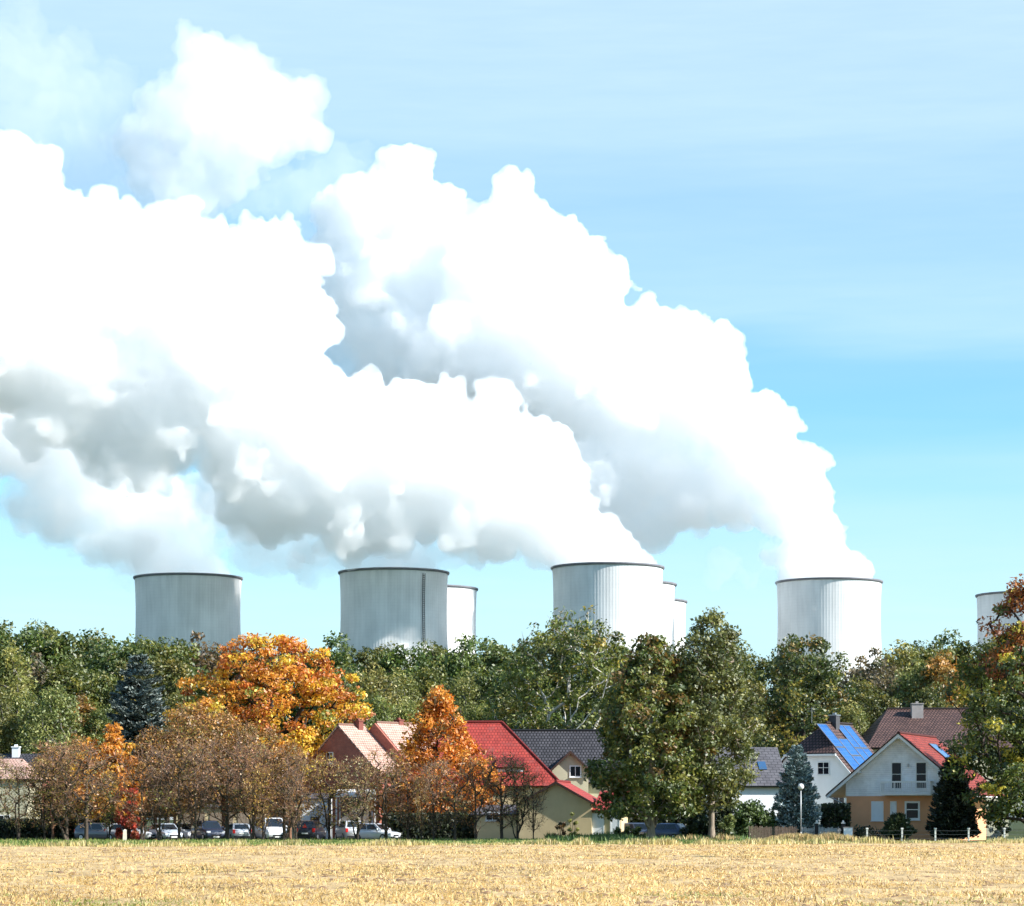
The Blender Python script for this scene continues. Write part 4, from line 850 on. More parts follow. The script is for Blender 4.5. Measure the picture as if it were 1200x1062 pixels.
# ================================================================== CARS
tyre_m = mat('tyre_rubber', (.015, .015, .016), .85, .1, 4); rim_m = mat('alloy', (.42, .43, .45), .35, .05, 4, 0, .5, .8); lamp_m = mat('lamp_glass', (.70, .72, .75), .15, .03, 4, 0, .7); red_lamp = mat('red_lamp', (.55, .015, .012), .2, .05, 4, 0, .6); plate_m = mat('plate', (.75, .75, .72), .5, .02, 4); trim_m = mat('black_trim', (.02, .02, .022), .5, .05, 4); car_glass = mat('car_glass', (.015, .02, .026), .06, .03, 3, 0, .7)
def paint(name, c): return mat('paint_'+name, c, .32, .03, 1.5, 0, .5, .15, .6)
SHAPE = {  # y stations run from nose to tail; hood height, roof start/end, etc.
    'hatch': dict(L=4.1, W=1.72, H=1.47, belt=.93, hood=.82, y=(-2.05, -1.15, -.35, 1.45, 2.02), zt=.98),
    'wagon': dict(L=4.6, W=1.78, H=1.50, belt=.95, hood=.85, y=(-2.3, -1.25, -.45, 1.85, 2.26), zt=1.0),
    'suv': dict(L=4.5, W=1.84, H=1.70, belt=1.08, hood=1.02, y=(-2.25, -1.15, -.4, 1.75, 2.2), zt=1.12),
    'van': dict(L=4.9, W=1.90, H=1.95, belt=1.15, hood=1.08, y=(-2.45, -1.75, -1.0, 2.2, 2.43), zt=1.2)}
def car(label, px, D, yaw, kind, col, colname, sticker=None):
    S = SHAPE[kind]; W2 = S['W']/2; n, hb, rs, re, tl = S['y']; bz, hz, H_, zt = S['belt'], S['hood'], S['H'], S['zt']; pm = paint(colname, col)
    t = thing('parked_car', label, 'car', (PX(px, D), D, 0), R(yaw), 'cars parked behind the bare trees')
    st = [(n, .80, .32, .60), (n+.10, .90, .24, hz*.86), (n+.45, .975, .20, hz*.95), (hb, 1, .19, hz), (hb+.12, 1, .19, bz), (0, 1, .19, bz), (re-.1, 1, .20, bz+.02), (tl-.12, .98, .24, zt*.98), (tl, .92, .32, zt*.9)]
    ring = lambda y, wf, z0, z1: [(-W2*wf*.86, y, z0), (-W2*wf*.985, y, z0+.12), (-W2*wf, y, z0+(z1-z0)*.55), (-W2*wf*.955, y, z1-.05), (-W2*wf*.86, y, z1), (W2*wf*.86, y, z1), (W2*wf*.955, y, z1-.05), (W2*wf, y, z0+(z1-z0)*.55), (W2*wf*.985, y, z0+.12), (W2*wf*.86, y, z0)]
    b = MB(); P_ = [ring(*s) for s in st]; pts = [p for q in P_ for p in q]; f = []
    for i in range(len(st)-1):
        for j in range(10): f.append((i*10+j, i*10+(j+1) % 10, (i+1)*10+(j+1) % 10, (i+1)*10+j))
    f += [tuple(range(9, -1, -1)), tuple(range((len(st)-1)*10, len(st)*10))]; b.add(pts, f); body = b.build('body', pm, t, True)
    cw, rw = W2*.93, W2*.76; A_ = [(-cw, hb+.05, bz-.02), (cw, hb+.05, bz-.02), (cw, tl-.06, zt-.04), (-cw, tl-.06, zt-.04)]; B_ = [(-rw, rs, H_-.03), (rw, rs, H_-.03), (rw, re, H_-.02), (-rw, re, H_-.02)]
    cb = MB(); cb.add(A_+B_, [(0, 1, 5, 4), (1, 2, 6, 5), (2, 3, 7, 6), (3, 0, 4, 7), (4, 5, 6, 7)]); cb.add([(-rw*.97, rs+.05, H_-.028), (rw*.97, rs+.05, H_-.028), (rw*.97, re-.05, H_-.018), (-rw*.97, re-.05, H_-.018), (-rw*.8, rs+.3, H_+.02), (rw*.8, rs+.3, H_+.02), (rw*.8, re-.3, H_+.02), (-rw*.8, re-.3, H_+.02)], [(0, 1, 5, 4), (1, 2, 6, 5), (2, 3, 7, 6), (3, 0, 4, 7), (4, 5, 6, 7)])
    cb.build('cabin', pm, t)
    def pane(c, u0, u1, v0, v1, nm):
        c = [Vector(x) for x in c]; g = lambda u, v: c[0].lerp(c[1], u).lerp(c[3].lerp(c[2], u), v); q = [g(u0, v0), g(u1, v0), g(u1, v1), g(u0, v1)]; nn = (q[1]-q[0]).cross(q[3]-q[0]).normalized()
        MB().slab([p+nn*.012 for p in q], .01).build(nm, car_glass, t)
    pane([A_[0], A_[1], B_[1], B_[0]], .05, .95, .08, .93, 'windscreen'); pane([A_[2], A_[3], B_[3], B_[2]], .09, .91, .15, .9, 'rear_window')
    for q in ([A_[1], A_[2], B_[2], B_[1]], [A_[3], A_[0], B_[0], B_[3]]):
        sw = q[0][0] < 0
        for u0, u1 in ((.10, .46), (.49, .86)): 
            if sw: u0, u1 = 1-u1, 1-u0
            pane(q, u0, u1, .12, .88, 'side_window')
    wy = (n+.78, tl-.78); wr = .33 if kind in ('suv', 'van') else .30
    for y in wy:
        for s in (-1, 1):
            ty = MB().tube((s*(W2-.19), y, wr), (s*(W2+.012), y, wr), wr, wr, 22).build('wheel', tyre_m, t); MB().tube((s*(W2+.012), y, wr), (s*(W2+.022), y, wr), wr*.66, wr*.6, 18).build('rim', rim_m, ty)
    for s in (-1, 1):
        MB().box(s*W2*.70-.17, s*W2*.70+.17, n+.02, n+.2, hz*.86-.19, hz*.86-.03).build('headlight', lamp_m, t, bevel=.02)
        MB().box(s*W2*.80-.11, s*W2*.80+.11, tl-.15, tl+.015, zt*.66, zt*.66+(.34 if kind != 'van' else .5)).build('tail_light', red_lamp, t, bevel=.02)
        m = MB(); m.box(s*(W2+.08)-.09, s*(W2+.08)+.09, hb+.32, hb+.42, bz+.02, bz+.16); m.build('wing_mirror', pm, t, bevel=.02)
    MB().box(-W2*.45, W2*.45, n-.012, n+.06, .40, .54).build('grille', trim_m, t); MB().box(-W2*.8, W2*.8, n-.03, n+.1, .22, .37).build('bumper', trim_m, t); MB().box(-.26, .26, n-.045, n-.031, .30, .41).build('number_plate', plate_m, t)
    MB().box(-W2*.8, W2*.8, tl-.1, tl+.035, .26, .44).build('bumper', trim_m, t); MB().box(-.26, .26, tl+.012, tl+.03, .60, .71).build('number_plate', plate_m, t)
    if sticker:
        m = MB(); c = Vector((.0, tl+.02, zt+.12)); m.add([c+Vector((-.2, 0, -.12)), c+Vector((.2, 0, -.12)), c+Vector((0, 0, .24))], [(0, 1, 2)]); m.build('warning_triangle', red_lamp, t)
    return t
car('grey estate car at the left end of the car park, half behind twigs', 119, 216, 62, 'wagon', (.13, .14, .16), 'grey')
car('silver white hatchback in side view right behind the pale stump', 153, 215, 74, 'hatch', (.62, .64, .66), 'silver_white')
car('pale blue hatchback facing the field between silver white hatchback and navy car', 194, 215, 28, 'hatch', (.55, .62, .70), 'pale_blue')
car('plain white hatchback tucked behind the pale blue one', 214, 221, 40, 'hatch', (.76, .77, .78), 'white')
car('dark navy off-road car showing its bonnet and headlights', 244, 215, 24, 'suv', (.03, .04, .07), 'navy')
car('light grey hatchback turned away, one red tail light lit by sun', 279, 215, 196, 'hatch', (.42, .45, .49), 'light_grey')
car('tall white van, biggest vehicle in the car park', 317, 216, 20, 'van', (.78, .79, .79), 'van_white')
car('black estate car turned away with a red triangle on its rear', 364, 215, 172, 'suv', (.018, .020, .030), 'black', True)
car('silver off-road car turned away, beneath the white carport', 410, 217, 196, 'suv', (.52, .53, .55), 'silver')
car('white low hatchback at the right end of the car park', 440, 215, 60, 'hatch', (.70, .73, .77), 'blue_white')
car('dark blue hatchback parked in the shade of the two dense green trees', 778, 217.5, 245, 'hatch', (.04, .06, .12), 'dark_blue')
car('dusty blue estate car deeper in shade behind the dense tree trunk', 752, 219, 78, 'wagon', (.07, .10, .16), 'dusty_blue')
# ================================================================== FENCES, POSTS, LAMP
def picket(name, label, p0, p1, D, h, m, gap=.115, w_=.075, post_m=None):
    x0, x1 = PX(p0, D), PX(p1, D); t = thing(name, label, 'fence', (x0, D, 0), 0); rng = random.Random(p0); Lf = x1-x0; s = MB(); k = int(Lf/gap)
    for i in range(k):
        x = i*gap; hh = h*rng.uniform(.93, 1.04); dx = rng.uniform(-.02, .02); s.add([(x, 0, .05), (x+w_, 0, .05), (x+w_+dx, 0, hh-.06), (x+w_/2+dx, 0, hh), (x+dx, 0, hh-.06), (x, .02, .05), (x+w_, .02, .05), (x+w_+dx, .02, hh-.06), (x+w_/2+dx, .02, hh), (x+dx, .02, hh-.06)], [(0, 1, 2, 3, 4), (9, 8, 7, 6, 5), (0, 4, 9, 5), (1, 6, 7, 2), (2, 7, 8, 3), (3, 8, 9, 4)])
    o = s.build('pickets', m, t); r = MB(); r.box(0, Lf, .022, .07, h*.25, h*.25+.08); r.box(0, Lf, .022, .07, h*.75, h*.75+.08); r.build('rails', m, t)
    for i in range(int(Lf/2.2)+1): x = min(Lf-.06, i*2.2); MB().box(x-.05, x+.05, .072, .17, 0, h*.98).build('post', post_m or m, t)
picket('picket_fence', 'weathered brown picket fence between the forked trunks and the lamp post', 878, 936, 207.5, 1.28, mat('old_wood', (.20, .145, .11), .9, .35, 4, .01, .1, stretch=(8, 8, 1)))
picket('picket_fence', 'pale grey picket fence below the blue spruce', 938.5, 986, 207.5, 1.22, mat('grey_wood', (.42, .43, .43), .85, .2, 4, .01, .1, stretch=(8, 8, 1)), post_m=mat('black_post', (.015, .016, .018)))
for px, lb in ((957, 'black gate post between the pale fence panels'), (988, 'tall black gate post beside the dark laurel hedge')):
    D = 207.2; t = thing('gate_post', lb, 'post', (PX(px, D), D, 0)); m = MB(); m.box(-.13, .13, -.13, .13, 0, 1.5); m.build('shaft', mat('black_post', (.015, .016, .018)), t, bevel=.015); m = MB(); m.box(-.16, .16, -.16, .16, 1.503, 1.57); m.sphere((0, 0, 1.66), .09, 8); m.build('cap', mat('white_cap', (.7, .7, .68)), t)
D = 206.6; t = thing('garden_wall', 'short white rendered wall right of the pale picket fence', 'wall', (PX(994, D), D, 0)); MB().box(-.35, .35, 0, .3, 0, 1.15).build('wall', white_wall, t); MB().box(-.39, .39, -.04, .34, 1.153, 1.22).build('coping', grey_stone, t)
def wire_fence():
    D = 203.6; xs = [PX(p, D) for p in (1016, 1057, 1096, 1135, 1177, 1217)]; cm = mat('post_concrete', (.62, .60, .55), .9, .15, 5, .01); names = ['beside the low round shrub', 'below the dark square window', 'left of the dark yew', 'right of the dark yew', 'under the maple', 'at the right edge']
    for i, x in enumerate(xs):
        t = thing('fence_post', 'white concrete fence post with a capped top '+names[i], 'fence post', (x, D, 0), 0, 'white posts of the wire fence')
        MB().box(-.065, .065, -.065, .065, 0, 1.03).build('shaft', cm, t, bevel=.012); MB().box(-.10, .10, -.09, .09, 1.033, 1.16).build('head', cm, t, bevel=.02)
    w = MB()
    for z in (.35, .65, .95):
        for a, b in zip(xs[:-1], xs[1:]):
            mid = ((a+b)/2, D-.08, z-.03); w.tube((a, D-.08, z), mid, .008, .008, 4); w.tube(mid, (b, D-.08, z), .008, .008, 4)
    o = w.build('fence_wire', mat('wire', (.25, .25, .25), .5, .05, 3, 0, .5, .8)); tag(o, 'thin sagging wires strung along the white concrete posts', 'wire')
wire_fence()
D = 201.5; t = thing('boundary_stone', 'pale leaning boundary stump in the grass before the silver hatchback', 'stump', (PX(146, D), D, 0), .2)
m = MB(); m.add([(-.17, -.12, 0), (.17, -.12, 0), (.15, .12, 0), (-.16, .13, 0), (-.13, -.1, .95), (.16, -.09, 1.0), (.14, .1, 1.02), (-.12, .1, .9), (0, 0, 1.08)], [(0, 1, 5, 4), (1, 2, 6, 5), (2, 3, 7, 6), (3, 0, 4, 7), (4, 5, 8), (5, 6, 8), (6, 7, 8), (7, 4, 8)]); m.build('stone', mat('pale_stone', (.60, .54, .42), .95, .2, 5, .02), t, bevel=.02)
D = 206.8; zt = PZ(922, D); t = thing('street_lamp', 'slim pale street lamp with a white globe before the blue spruce', 'street lamp', (PX(938.5, D), D, 0))
m = MB(); m.tube((0, 0, 0), (0, 0, .8), .075, .07, 12); m.tube((0, 0, .8), (0, 0, zt-.25), .045, .038, 10); m.build('pole', mat('galvanised', (.55, .56, .57), .5, .08, 3, 0, .5, .3), t, True)
MB().sphere((0, 0, zt), .25, 16).build('globe', mat('opal_glass', (.82, .82, .80), .25, .02, 3, 0, .6), t, True); m = MB(); m.tube((0, 0, zt-.32), (0, 0, zt-.21), .06, .14, 12); m.tube((0, 0, zt+.23), (0, 0, zt+.28), .1, .05, 10); m.build('fitting', zinc, t)
# ================================================================== TREES
ROUND = [(0, .35), (.12, .72), (.35, 1), (.6, .95), (.8, .72), (.93, .42), (1, .12)]
DOME = [(0, .75), (.15, .95), (.4, 1), (.65, .86), (.85, .55), (1, .12)]
CONE = [(0, .6), (.1, .9), (.25, 1), (.5, .8), (.75, .5), (.92, .2), (1, .04)]
TALL = [(0, .45), (.2, .85), (.45, 1), (.7, .8), (.88, .5), (1, .1)]
FAN = [(0, .15), (.25, .45), (.5, .8), (.75, 1), (.9, .8), (1, .35)]
def at(px, D): return (PX(px, D), D, 0)
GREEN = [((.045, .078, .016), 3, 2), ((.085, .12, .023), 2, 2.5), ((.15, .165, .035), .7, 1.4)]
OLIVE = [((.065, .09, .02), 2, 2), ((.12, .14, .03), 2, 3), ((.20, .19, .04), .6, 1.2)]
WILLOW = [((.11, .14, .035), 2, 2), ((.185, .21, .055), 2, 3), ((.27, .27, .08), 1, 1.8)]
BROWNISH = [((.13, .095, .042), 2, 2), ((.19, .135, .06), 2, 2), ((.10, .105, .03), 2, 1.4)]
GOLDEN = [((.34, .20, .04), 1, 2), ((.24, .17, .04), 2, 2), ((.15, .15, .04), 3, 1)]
# ---- trees that stand out
broadleaf('oak_tree', 'huge orange and yellow oak towering over the bare trees', 'tree', 21, PZ(740, 247), 3.0, 8.8, [(0, .55), (.12, .82), (.3, 1), (.5, 1.02), (.68, .92), (.84, .66), (.95, .38), (1, .18)],
    [((.78, .44, .03), 3, .8), ((.72, .31, .03), 1.4, 3), ((.54, .165, .022), .2, 2.4), ((.24, .25, .03), 1.6, .1), ((.84, .58, .06), 3, .8)], 440, 118, .33, 1.05, .55, 'dark', loc=at(317, 247), tw=.045, flat=.6, core=.3, trans=.4, asym=.12, grad=(.1, .75))
spruce('blue_spruce_tree', 'big dark blue spruce left of the orange oak', 22, PZ(765, 256), 5.2, [((.07, .095, .08), 2, 2), ((.14, .18, .16), 2, 2), ((.29, .34, .31), 1.3, 1.8), ((.035, .048, .04), 1.3, 1)], at(163, 256), 2.5, 22, 13, .55, droop=.02, powr=.6, full=1.25)
broadleaf('maple_tree', 'small round orange tree at the left behind the bare trees', 'tree', 23, PZ(848, 217), 2.2, 3.2, DOME, [((.68, .28, .03), 2, 2.5), ((.72, .42, .05), 2, 1), ((.42, .16, .03), 1, 1)], 110, 60, .34, .7, .16, 'dark', loc=at(131, 217), trans=.4)
broadleaf('maple_tree', 'bright orange conical tree in front of the red hipped roof', 'tree', 24, PZ(805, 226), 1.6, 5.5, [(0, .85), (.15, 1), (.35, .92), (.55, .68), (.75, .40), (.9, .2), (1, .05)], [((.72, .25, .025), 3, 3), ((.80, .38, .05), 1.5, 1.5), ((.46, .14, .02), 1.2, .8), ((.2, .11, .02), .5, .2)], 330, 60, .32, .8, .2, 'dark', loc=at(514, 226), trans=.4, flat=.9, asym=.12)
broadleaf('birch_tree', 'tall airy birch with pale forked trunks above the long dark roof', 'tree', 25, PZ(708, 268), 6.0, 7.4, [(0, .5), (.2, .85), (.45, 1), (.7, .9), (.88, .62), (1, .25)],
    [((.13, .16, .028), 2, 1.6), ((.22, .235, .036), 2, 2.2), ((.07, .10, .02), 2, 1), ((.38, .28, .04), .6, .4)], 260, 72, .40, 1.15, .33, 'tan', loc=at(668, 268), tw=.035, core=.2, trans=.35, twigs=2, bare_top=.12, stems=4, tbk='pale', spread=.55)
broadleaf('chestnut_tree', 'dense egg shaped green tree with rusty top beside the beige garage', 'tree', 26, PZ(744, 203.5), 2.1, 5.2, [(0, .6), (.1, .9), (.28, 1), (.5, .92), (.7, .70), (.87, .42), (1, .10)],
    [((.065, .095, .018), 3, 1), ((.13, .16, .03), 2.5, 1.4), ((.25, .245, .045), 1.5, 1), ((.26, .15, .035), .1, 1.7)], 340, 110, .31, .85, .34, 'tan', loc=at(763, 203.5), tw=.035, flat=.7, core=.3, asym=.09)
broadleaf('alder_tree', 'tall ragged green tree on two pale forked trunks', 'tree', 27, PZ(712, 204.5), 3.2, 4.0, [(0, .5), (.15, .9), (.35, 1), (.55, .85), (.75, .62), (.9, .42), (1, .10)],
    [((.08, .10, .025), 3, 2), ((.155, .165, .04), 2.2, 2.2), ((.26, .25, .06), 1.3, 1)], 260, 90, .30, .9, .30, 'tan', loc=at(834, 204.5), tw=.04, core=.2, asym=.16, stems=2, tbk='tan', spread=.42)
broadleaf('lime_tree', 'broad dark green tree behind the solar roof, its lower edge yellowing', 'tree', 28, PZ(740, 280), 2.5, 6.3, [(0, .9), (.2, 1), (.5, .95), (.75, .74), (.9, .5), (1, .2)],
    [((.055, .085, .016), 2, 3), ((.11, .135, .025), 2, 2), ((.40, .33, .06), 2.2, .15), ((.30, .19, .04), .6, .5)], 280, 80, .38, 1.1, .4, 'dark', loc=at(942, 280), tw=.04, asym=.1)
broadleaf('maple_tree', 'tall maple at the right edge, rusty crown above yellow green leaves', 'tree', 29, PZ(668, 207), 1.6, 6.4, [(0, .5), (.1, .82), (.3, 1), (.5, .98), (.66, .80), (.78, .56), (.88, .36), (.95, .24), (1, .12)],
    [((.11, .15, .024), 4, .2), ((.05, .08, .018), 3, .4), ((.56, .48, .06), 1.6, .3), ((.46, .17, .035), .0, 3.2), ((.28, .09, .03), .0, 1.8)], 360, 100, .32, 1.0, .42, 'dark', loc=at(1207, 207), tw=.045, flat=.65, core=.25, trans=.4, asym=.1, grad=(.5, .8))
spruce('blue_spruce_tree', 'silvery blue spruce before the white house', 30, PZ(871, 211), 2.35, [((.14, .21, .205), 2, 2), ((.28, .38, .37), 2, 2), ((.46, .56, .55), 1.4, 2), ((.07, .10, .095), 1.2, .8)], at(934, 211), .4, 22, 12, .30, droop=.0, powr=.68, full=1.2)
spruce('yew_tree', 'nearly black conical yew against the apricot wall', 31, PZ(889, 208.5), 1.95, [((.012, .020, .012), 2, 2), ((.022, .035, .018), 2, 2), ((.04, .055, .03), .7, .7)], at(1117, 208.5), .1, 24, 13, .30, droop=-.25, full=1.3, powr=.5)
bush('green_shrub', 'fresh green bush between the forked trunks and the blue spruce', 'bush', 32, at(884, 210.5), 2.0, 1.4, 3.5, [((.07, .12, .025), 2, 2), ((.12, .17, .04), 2, 2)], 6500, .26)
bush('green_shrub', 'leafy light green suckers at the foot of the forked trunks', 'bush', 33, at(852, 203), .8, .7, 2.6, [((.16, .20, .05), 2, 2), ((.22, .24, .07), 2, 2), ((.10, .13, .03), 1, 1)], 1800, .22)
bush('green_shrub', 'low dark rounded shrub left of the bushy evergreen by the apricot wall', 'bush', 34, at(1014, 208), 1.3, 1.0, 1.35, [((.02, .032, .012), 2, 2), ((.04, .055, .02), 1, 1)], 3600, .17)
spruce('evergreen_shrub', 'bushy young evergreen under the dark square window', 35, PZ(956, 207.5), 1.25, [((.035, .055, .02), 2, 2), ((.07, .10, .035), 2, 2)], at(1052, 207.5), .1, 12, 11, .34, 'bush', droop=-.35, full=1.2, powr=.6)
bush('laurel_hedge', 'dark clipped laurel hedge between the white house and apricot wall', 'hedge', 36, at(979, 212), 1.15, 1.0, 3.2, [((.02, .035, .012), 2, 2), ((.045, .07, .02), 1, 1.4)], 7500, .24, True)
bush('garden_hedge', 'deep green hedge in shade behind the blue hatchback', 'hedge', 37, at(800, 222), 5.6, .8, 3.2, [((.03, .05, .015), 2, 2), ((.06, .08, .025), 1, 1)], 12000, .3, True)
bush('garden_hedge', 'long dark hedge behind the grey estate car at left', 'hedge', 38, at(75, 222), 6.4, .8, 1.9, [((.03, .045, .015), 2, 2), ((.07, .08, .03), 1, 1)], 12000, .3, True)
bush('garden_hedge', 'dark hedge left of the beige garage behind bare trunks', 'hedge', 39, at(505, 220), 4.1, .8, 2.4, [((.025, .04, .014), 2, 2), ((.06, .075, .025), 1, 1)], 10000, .3, True)
bush('red_shrub', 'bright red leaved shrub glimpsed through twigs under the small orange tree', 'bush', 40, at(150, 212.5), 1.1, .8, 5.6, [((.62, .085, .045), 2, 2), ((.5, .14, .06), 1, 1)], 3000, .28)
bush('red_shrub', 'long low bed of dark red foliage at the picket fence foot', 'flower bed', 41, at(935, 206.2), 2.0, .3, .42, [((.16, .025, .012), 2, 2), ((.25, .05, .02), 1, 1)], 2200, .16, True)
bush('orange_flowers', 'clump of bright orange flowers by the black gate post', 'flowers', 42, at(967, 206.0), .5, .25, .55, [((.70, .16, .03), 3, 3), ((.6, .10, .02), 1, 1)], 900, .13)
bush('garden_shrub', 'twiggy reddish shrub against the beige garage gable', 'bush', 43, at(657, 213), .7, .5, 2.0, [((.16, .10, .045), 2, 2), ((.24, .14, .05), 1, 1), ((.10, .11, .03), 1, 1)], 700, .18)
bush('garden_shrub', 'slim yellow green sapling right of the reddish garage shrub', 'bush', 44, at(672, 212.5), .45, .4, 2.9, [((.30, .30, .07), 2, 2), ((.20, .21, .05), 1, 1)], 700, .2)
bush('garden_shrub', 'leafy weeds before the two white garage doors', 'bush', 45, at(735, 209.5), 1.6, .7, 1.5, [((.09, .13, .03), 2, 2), ((.17, .2, .05), 1, 1)], 2600, .2)
bush('garden_shrub', 'dark leafy undergrowth left of the forked pale trunks', 'bush', 46, at(818, 214), 1.5, .8, 2.7, [((.03, .05, .015), 2, 2), ((.07, .09, .02), 1, 1)], 4200, .24)
bush('garden_shrub', 'white flowering shrub under the maple at the right edge', 'bush', 47, at(1172, 206.5), .9, .6, 2.0, [((.62, .62, .60), 2, 3), ((.06, .09, .02), 2, 1)], 1500, .2)
# ---- the row of thin, nearly bare trees before the car park
TWIG = [((.32, .15, .065), 2, 1.6), ((.44, .20, .075), 1, 1.8), ((.24, .20, .05), 1.4, 1), ((.52, .28, .06), .35, .8)]
TWIG2 = [((.30, .26, .07), 2, 1.6), ((.45, .34, .09), 1, 1), ((.20, .18, .06), 2, 1.2)]
TWIG3 = [((.54, .33, .07), 1, 1.8), ((.60, .42, .07), 1.2, 1.6), ((.27, .19, .08), 1.6, 1)]
TG = 'row of thin trees before the car park'
def thin_tree(seed, h, rad, pal, bk, lf): return broadleaf('bare_tree', 'x', 'tree', seed, h, h*.17, rad, [(0, .22), (.2, .6), (.45, .88), (.7, 1), (.88, .8), (1, .45)], pal, 115, lf, .15, .62, .12, bk, tw=.016, flat=.85, core=.12, group=TG, twigs=6, asym=.42, stems=1+seed%3, tbk='brown' if seed%2 else 'dark')
thin = [thin_tree(61, 7.0, 2.2, TWIG, 'twig', 9), thin_tree(62, 7.0, 2.0, TWIG2, 'twig', 17), thin_tree(63, 7.0, 2.3, TWIG, 'greytwig', 10), thin_tree(64, 7.0, 2.1, TWIG3, 'twig', 16), thin_tree(65, 7.0, 2.0, TWIG, 'greytwig', 6)]
used = set()
def place(protos, k, loc, rz, label, sc, col=(1, 1, 1), group=None):
    p = protos[k]
    if k in used and protos is thin or (id(p) in used): r = dup(p, loc, rz, label, group, sc)
    else: r = p; r.location = loc; r.rotation_euler = (0, 0, rz); r.scale = sc; r['label'] = label
    used.add(id(p))
    for c in r.children:
        if c.name.startswith('crown'): c.color = (*col, 1)
    return r
rows = [  # px, top py, kind, width factor, label
    (-12, 880, 1, 1.1, 'yellowish thin tree cut by the left edge of the photo'), (22, 897, 1, 1.0, 'short yellow green thin tree below the pale pink roof'), (52, 886, 3, .85, 'golden tinted thin tree below the dark barn roof'), (78, 868, 0, 1.15, 'dark leaning thin tree right of the pink cottage'),
    (101, 872, 2, 1.0, 'broad grey brown thin tree before the grey estate car'), (128, 905, 1, .7, 'small yellow green thin tree beside the pale stump'), (166, 885, 0, 1.0, 'dark trunked thin tree right of the red leaved shrub'), (187, 878, 4, 1.0, 'grey twigged thin tree before the pale blue hatchback'),
    (210, 868, 2, 1.0, 'purplish brown thin tree before the plain white hatchback'), (229, 880, 4, .85, 'spindly thin tree left of the navy off-road car'), (266, 862, 2, 1.1, 'ruddy slender thin tree between navy and light grey cars'), (297, 872, 0, .95, 'dark thin tree with twin stems left of the white van'),
    (308, 893, 3, .8, 'golden leaved thin tree before the white van'), (333, 880, 0, 1.15, 'spreading dark thin tree right of the white van'), (347, 888, 4, .8, 'grey many stemmed thin tree left of the black estate car'), (386, 882, 3, 1.1, 'yellow topped thin tree before the brick gables'),
    (419, 888, 1, 1.0, 'leaning olive thin tree below the carport'), (452, 877, 0, 1.2, 'stout dark thin tree at the end of the car park'), (478, 896, 2, .95, 'brown thin tree in front of the orange conical tree, to its left'), (494, 905, 3, .55, 'narrow sapling keeping yellow leaves low down'),
    (508, 893, 4, 1.0, 'grey brown thin tree below the orange conical tree'), (533, 888, 2, 1.0, 'wide purplish thin tree right under the orange conical tree'), (557, 888, 0, .9, 'dark thin tree at the left corner of the beige lean-to'), (588, 880, 2, 1.0, 'rusty thin tree before the red dormer'), (606, 893, 1, .9, 'olive thin tree leaning over the garage roof edge'), (625, 905, 4, .75, 'last thin tree of the row, at the garage gable corner')]
rr = random.Random(4)
for px, py, k, wf, lb in rows:
    D = 208.0+rr.uniform(-1.6, 1.6); h = PZ(py, D)
    a = wf*h/7; tn = rr.choice(((1, 1, 1.1), (1.1, 1, .85), (1, 1.1, .8), (.95, .9, 1.1), (.8, .8, .9), (.9, .85, 1.1)))
    place(thin, k, at(px, D), rr.uniform(0, 6.28), lb, (a*rr.uniform(.85, 1.2), a*rr.uniform(.85, 1.2), h/7), tn, TG)
# taller russet trees behind the cars
RUS = [((.46, .25, .06), 2, 2), ((.56, .27, .06), 1, 1.8), ((.32, .26, .06), 2, 1), ((.24, .15, .06), 1.4, 1.4)]
rus = [broadleaf('russet_tree', 'x', 'tree', 71, 11, 2.6, 3.2, ROUND, RUS, 150, 44, .21, .8, .18, 'twig', tw=.025, core=.15, twigs=7), broadleaf('russet_tree', 'x', 'tree', 72, 11, 2.6, 3.0, DOME, RUS, 140, 50, .21, .8, .18, 'twig', tw=.025, core=.15, twigs=7)]
for px, py, k, wf, lb in [(182, 850, 0, 1.0, 'dull brown leafy tree just below the dark blue spruce'), (226, 822, 0, 1.1, 'tallest russet tree, half covering the oak on its left side'), (262, 832, 1, 1.1, 'russet tree below the middle of the orange oak'), (300, 846, 0, 1.0, 'russet tree under the oak, above the white van'), (340, 868, 1, .9, 'small russet tree under the oak beside the brick gables'), (205, 856, 1, .9, 'squat russet tree between the spruce and the tallest russet tree'), (62, 872, 1, .95, 'russet tree right of the dark barn roof'), (92, 862, 0, .9, 'russet tree left of the small round orange tree')]:
    D = 220+rr.uniform(-1, 3); h = PZ(py, D); place(rus, k, at(px, D), rr.uniform(0, 6.28), lb, (wf*h/11, wf*h/11, h/11), group='russet trees behind the parked cars')
# ---- the wood behind the village
FG = 'trees of the wood behind the village'
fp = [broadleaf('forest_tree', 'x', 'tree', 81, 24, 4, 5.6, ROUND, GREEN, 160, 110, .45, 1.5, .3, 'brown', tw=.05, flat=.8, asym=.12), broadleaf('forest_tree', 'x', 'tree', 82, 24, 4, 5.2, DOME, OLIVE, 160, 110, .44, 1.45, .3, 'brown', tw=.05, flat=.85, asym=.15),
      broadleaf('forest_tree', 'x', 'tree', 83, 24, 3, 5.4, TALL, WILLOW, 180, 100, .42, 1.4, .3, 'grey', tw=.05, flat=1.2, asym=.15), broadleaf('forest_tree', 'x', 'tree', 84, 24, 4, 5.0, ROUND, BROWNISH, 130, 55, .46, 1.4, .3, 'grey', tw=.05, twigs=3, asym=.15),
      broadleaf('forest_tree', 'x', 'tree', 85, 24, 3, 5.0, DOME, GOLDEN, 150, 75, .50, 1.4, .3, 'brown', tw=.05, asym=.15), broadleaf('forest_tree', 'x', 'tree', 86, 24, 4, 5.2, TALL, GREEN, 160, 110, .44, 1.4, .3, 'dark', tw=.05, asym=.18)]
KN = ['deep green', 'olive', 'pale willow green', 'brownish', 'golden yellow', 'dark green']
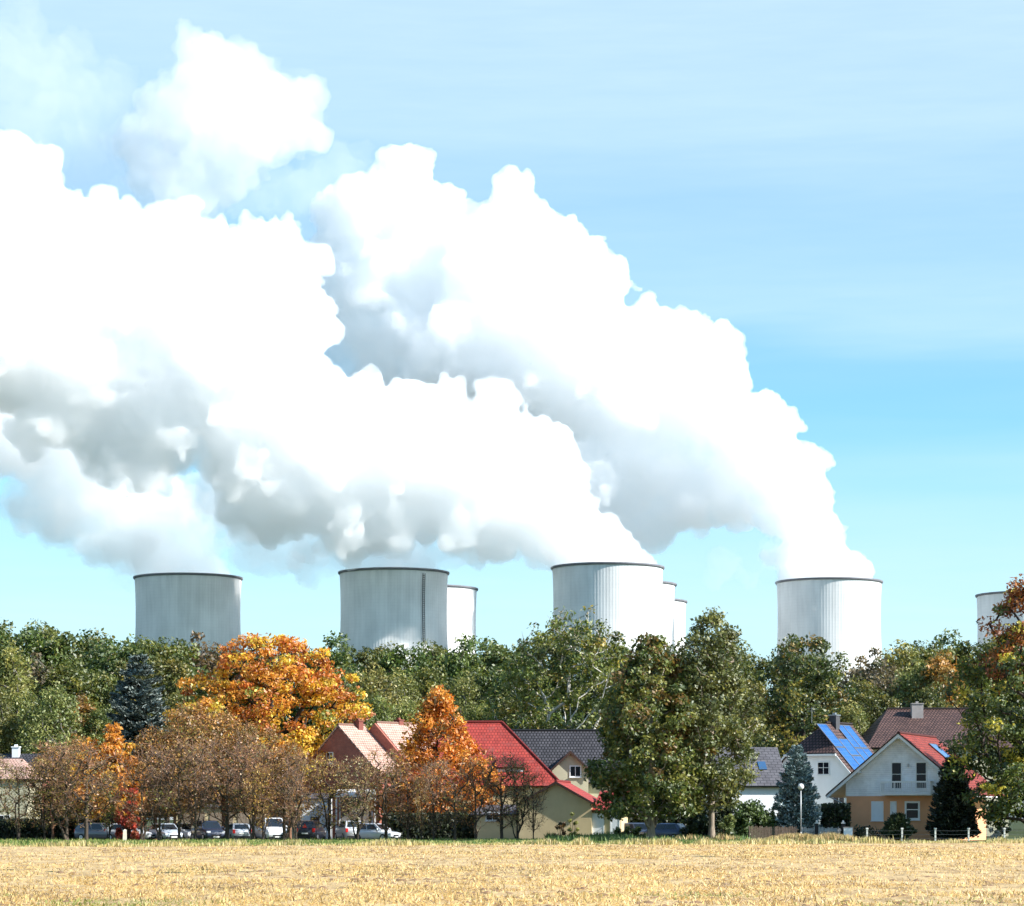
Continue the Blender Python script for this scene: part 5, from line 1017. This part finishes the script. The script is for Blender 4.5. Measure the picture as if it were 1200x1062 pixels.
spots = [  # px, top py, D, kind
    (-8, 726, 378, 5), (24, 724, 372, 0), (52, 727, 384, 1), (84, 731, 376, 0), (112, 738, 386, 1), (138, 741, 370, 0), (168, 744, 382, 1), (196, 738, 368, 0), (238, 738, 380, 3), (272, 752, 384, 0), (305, 755, 378, 1), (345, 750, 382, 0), (386, 741, 372, 5), (418, 748, 378, 0), (450, 752, 384, 1), (478, 747, 374, 0), (508, 750, 382, 1), (540, 744, 372, 5), (568, 738, 380, 0), (600, 747, 376, 0),
    (640, 742, 384, 1), (690, 745, 380, 0), (735, 750, 384, 0), (775, 752, 380, 5), (812, 750, 382, 0), (862, 752, 378, 1), (905, 756, 382, 0), (950, 760, 384, 1), (1004, 766, 372, 3), (1030, 757, 360, 3), (1056, 752, 366, 2), (1082, 742, 376, 0), (1108, 738, 382, 5), (1140, 742, 380, 0), (1172, 745, 376, 1), (1205, 742, 382, 0), (1235, 745, 378, 1),
    (6, 752, 318, 2), (44, 762, 330, 3), (80, 772, 322, 1), (112, 776, 326, 0), (150, 772, 332, 1), (196, 765, 322, 1), (232, 775, 330, 0), (402, 772, 324, 0), (436, 778, 318, 2), (470, 784, 326, 2), (505, 776, 332, 1), (540, 788, 322, 2), (575, 772, 328, 0), (612, 764, 322, 5), (735, 792, 320, 0), (800, 778, 326, 5), (868, 790, 320, 1), (1010, 792, 318, 1), (1040, 780, 322, 3), (1072, 775, 318, 2), (1104, 760, 316, 4), (1132, 780, 320, 0),
    (-6, 800, 284, 2), (28, 808, 288, 2), (62, 800, 282, 2), (92, 812, 290, 4), (120, 826, 284, 1), (210, 806, 288, 1), (440, 812, 284, 2), (474, 818, 288, 2), (560, 822, 286, 2), (600, 812, 284, 1), (1030, 808, 286, 1), (1090, 800, 288, 1), (1150, 806, 284, 0), (1000, 822, 276, 2)]
def near(px):
    for lim, s in ((100, 'at far left'), (150, 'left of the leftmost cooling tower'), (290, 'below the leftmost cooling tower'), (390, 'behind the orange oak'), (530, 'below the tower with the ladder'), (640, 'between the ladder tower and the birch'), (790, 'behind birch and chestnut'), (900, 'behind the forked tall tree'), (1045, 'below the tower above the solar roof'), (1120, 'above the brown tiled roof'), (1300, 'behind the rusty maple')):
        if px < lim: return s
cnt = {}; ordn = ['first', 'second', 'third', 'fourth', 'fifth', 'sixth', 'seventh', 'eighth']
for px, py, D, k in spots:
    row = 'skyline tree' if D > 350 else ('midway wood tree' if D > 300 else 'front wood tree')
    key = (KN[k], row, near(px)); cnt.setdefault(key, []).append(px)
for px, py, D, k in spots:
    row = 'skyline tree' if D > 350 else ('midway wood tree' if D > 300 else 'front wood tree')
    key = (KN[k], row, near(px)); i = sorted(cnt[key]).index(px); lb = ' '.join(key) if len(cnt[key]) == 1 else ordn[i]+' from the left, '+' '.join(key)
    h = PZ(py, D); s = h/24*rr.uniform(.92, 1.1); g = rr.uniform(.85, 1.35); col = (g*rr.uniform(1, 1.28), g*1.04, g*rr.uniform(.75, 1.0))
    place(fp, k, at(px, D), rr.uniform(0, 6.28), lb, (s, s, h/24), col, FG)
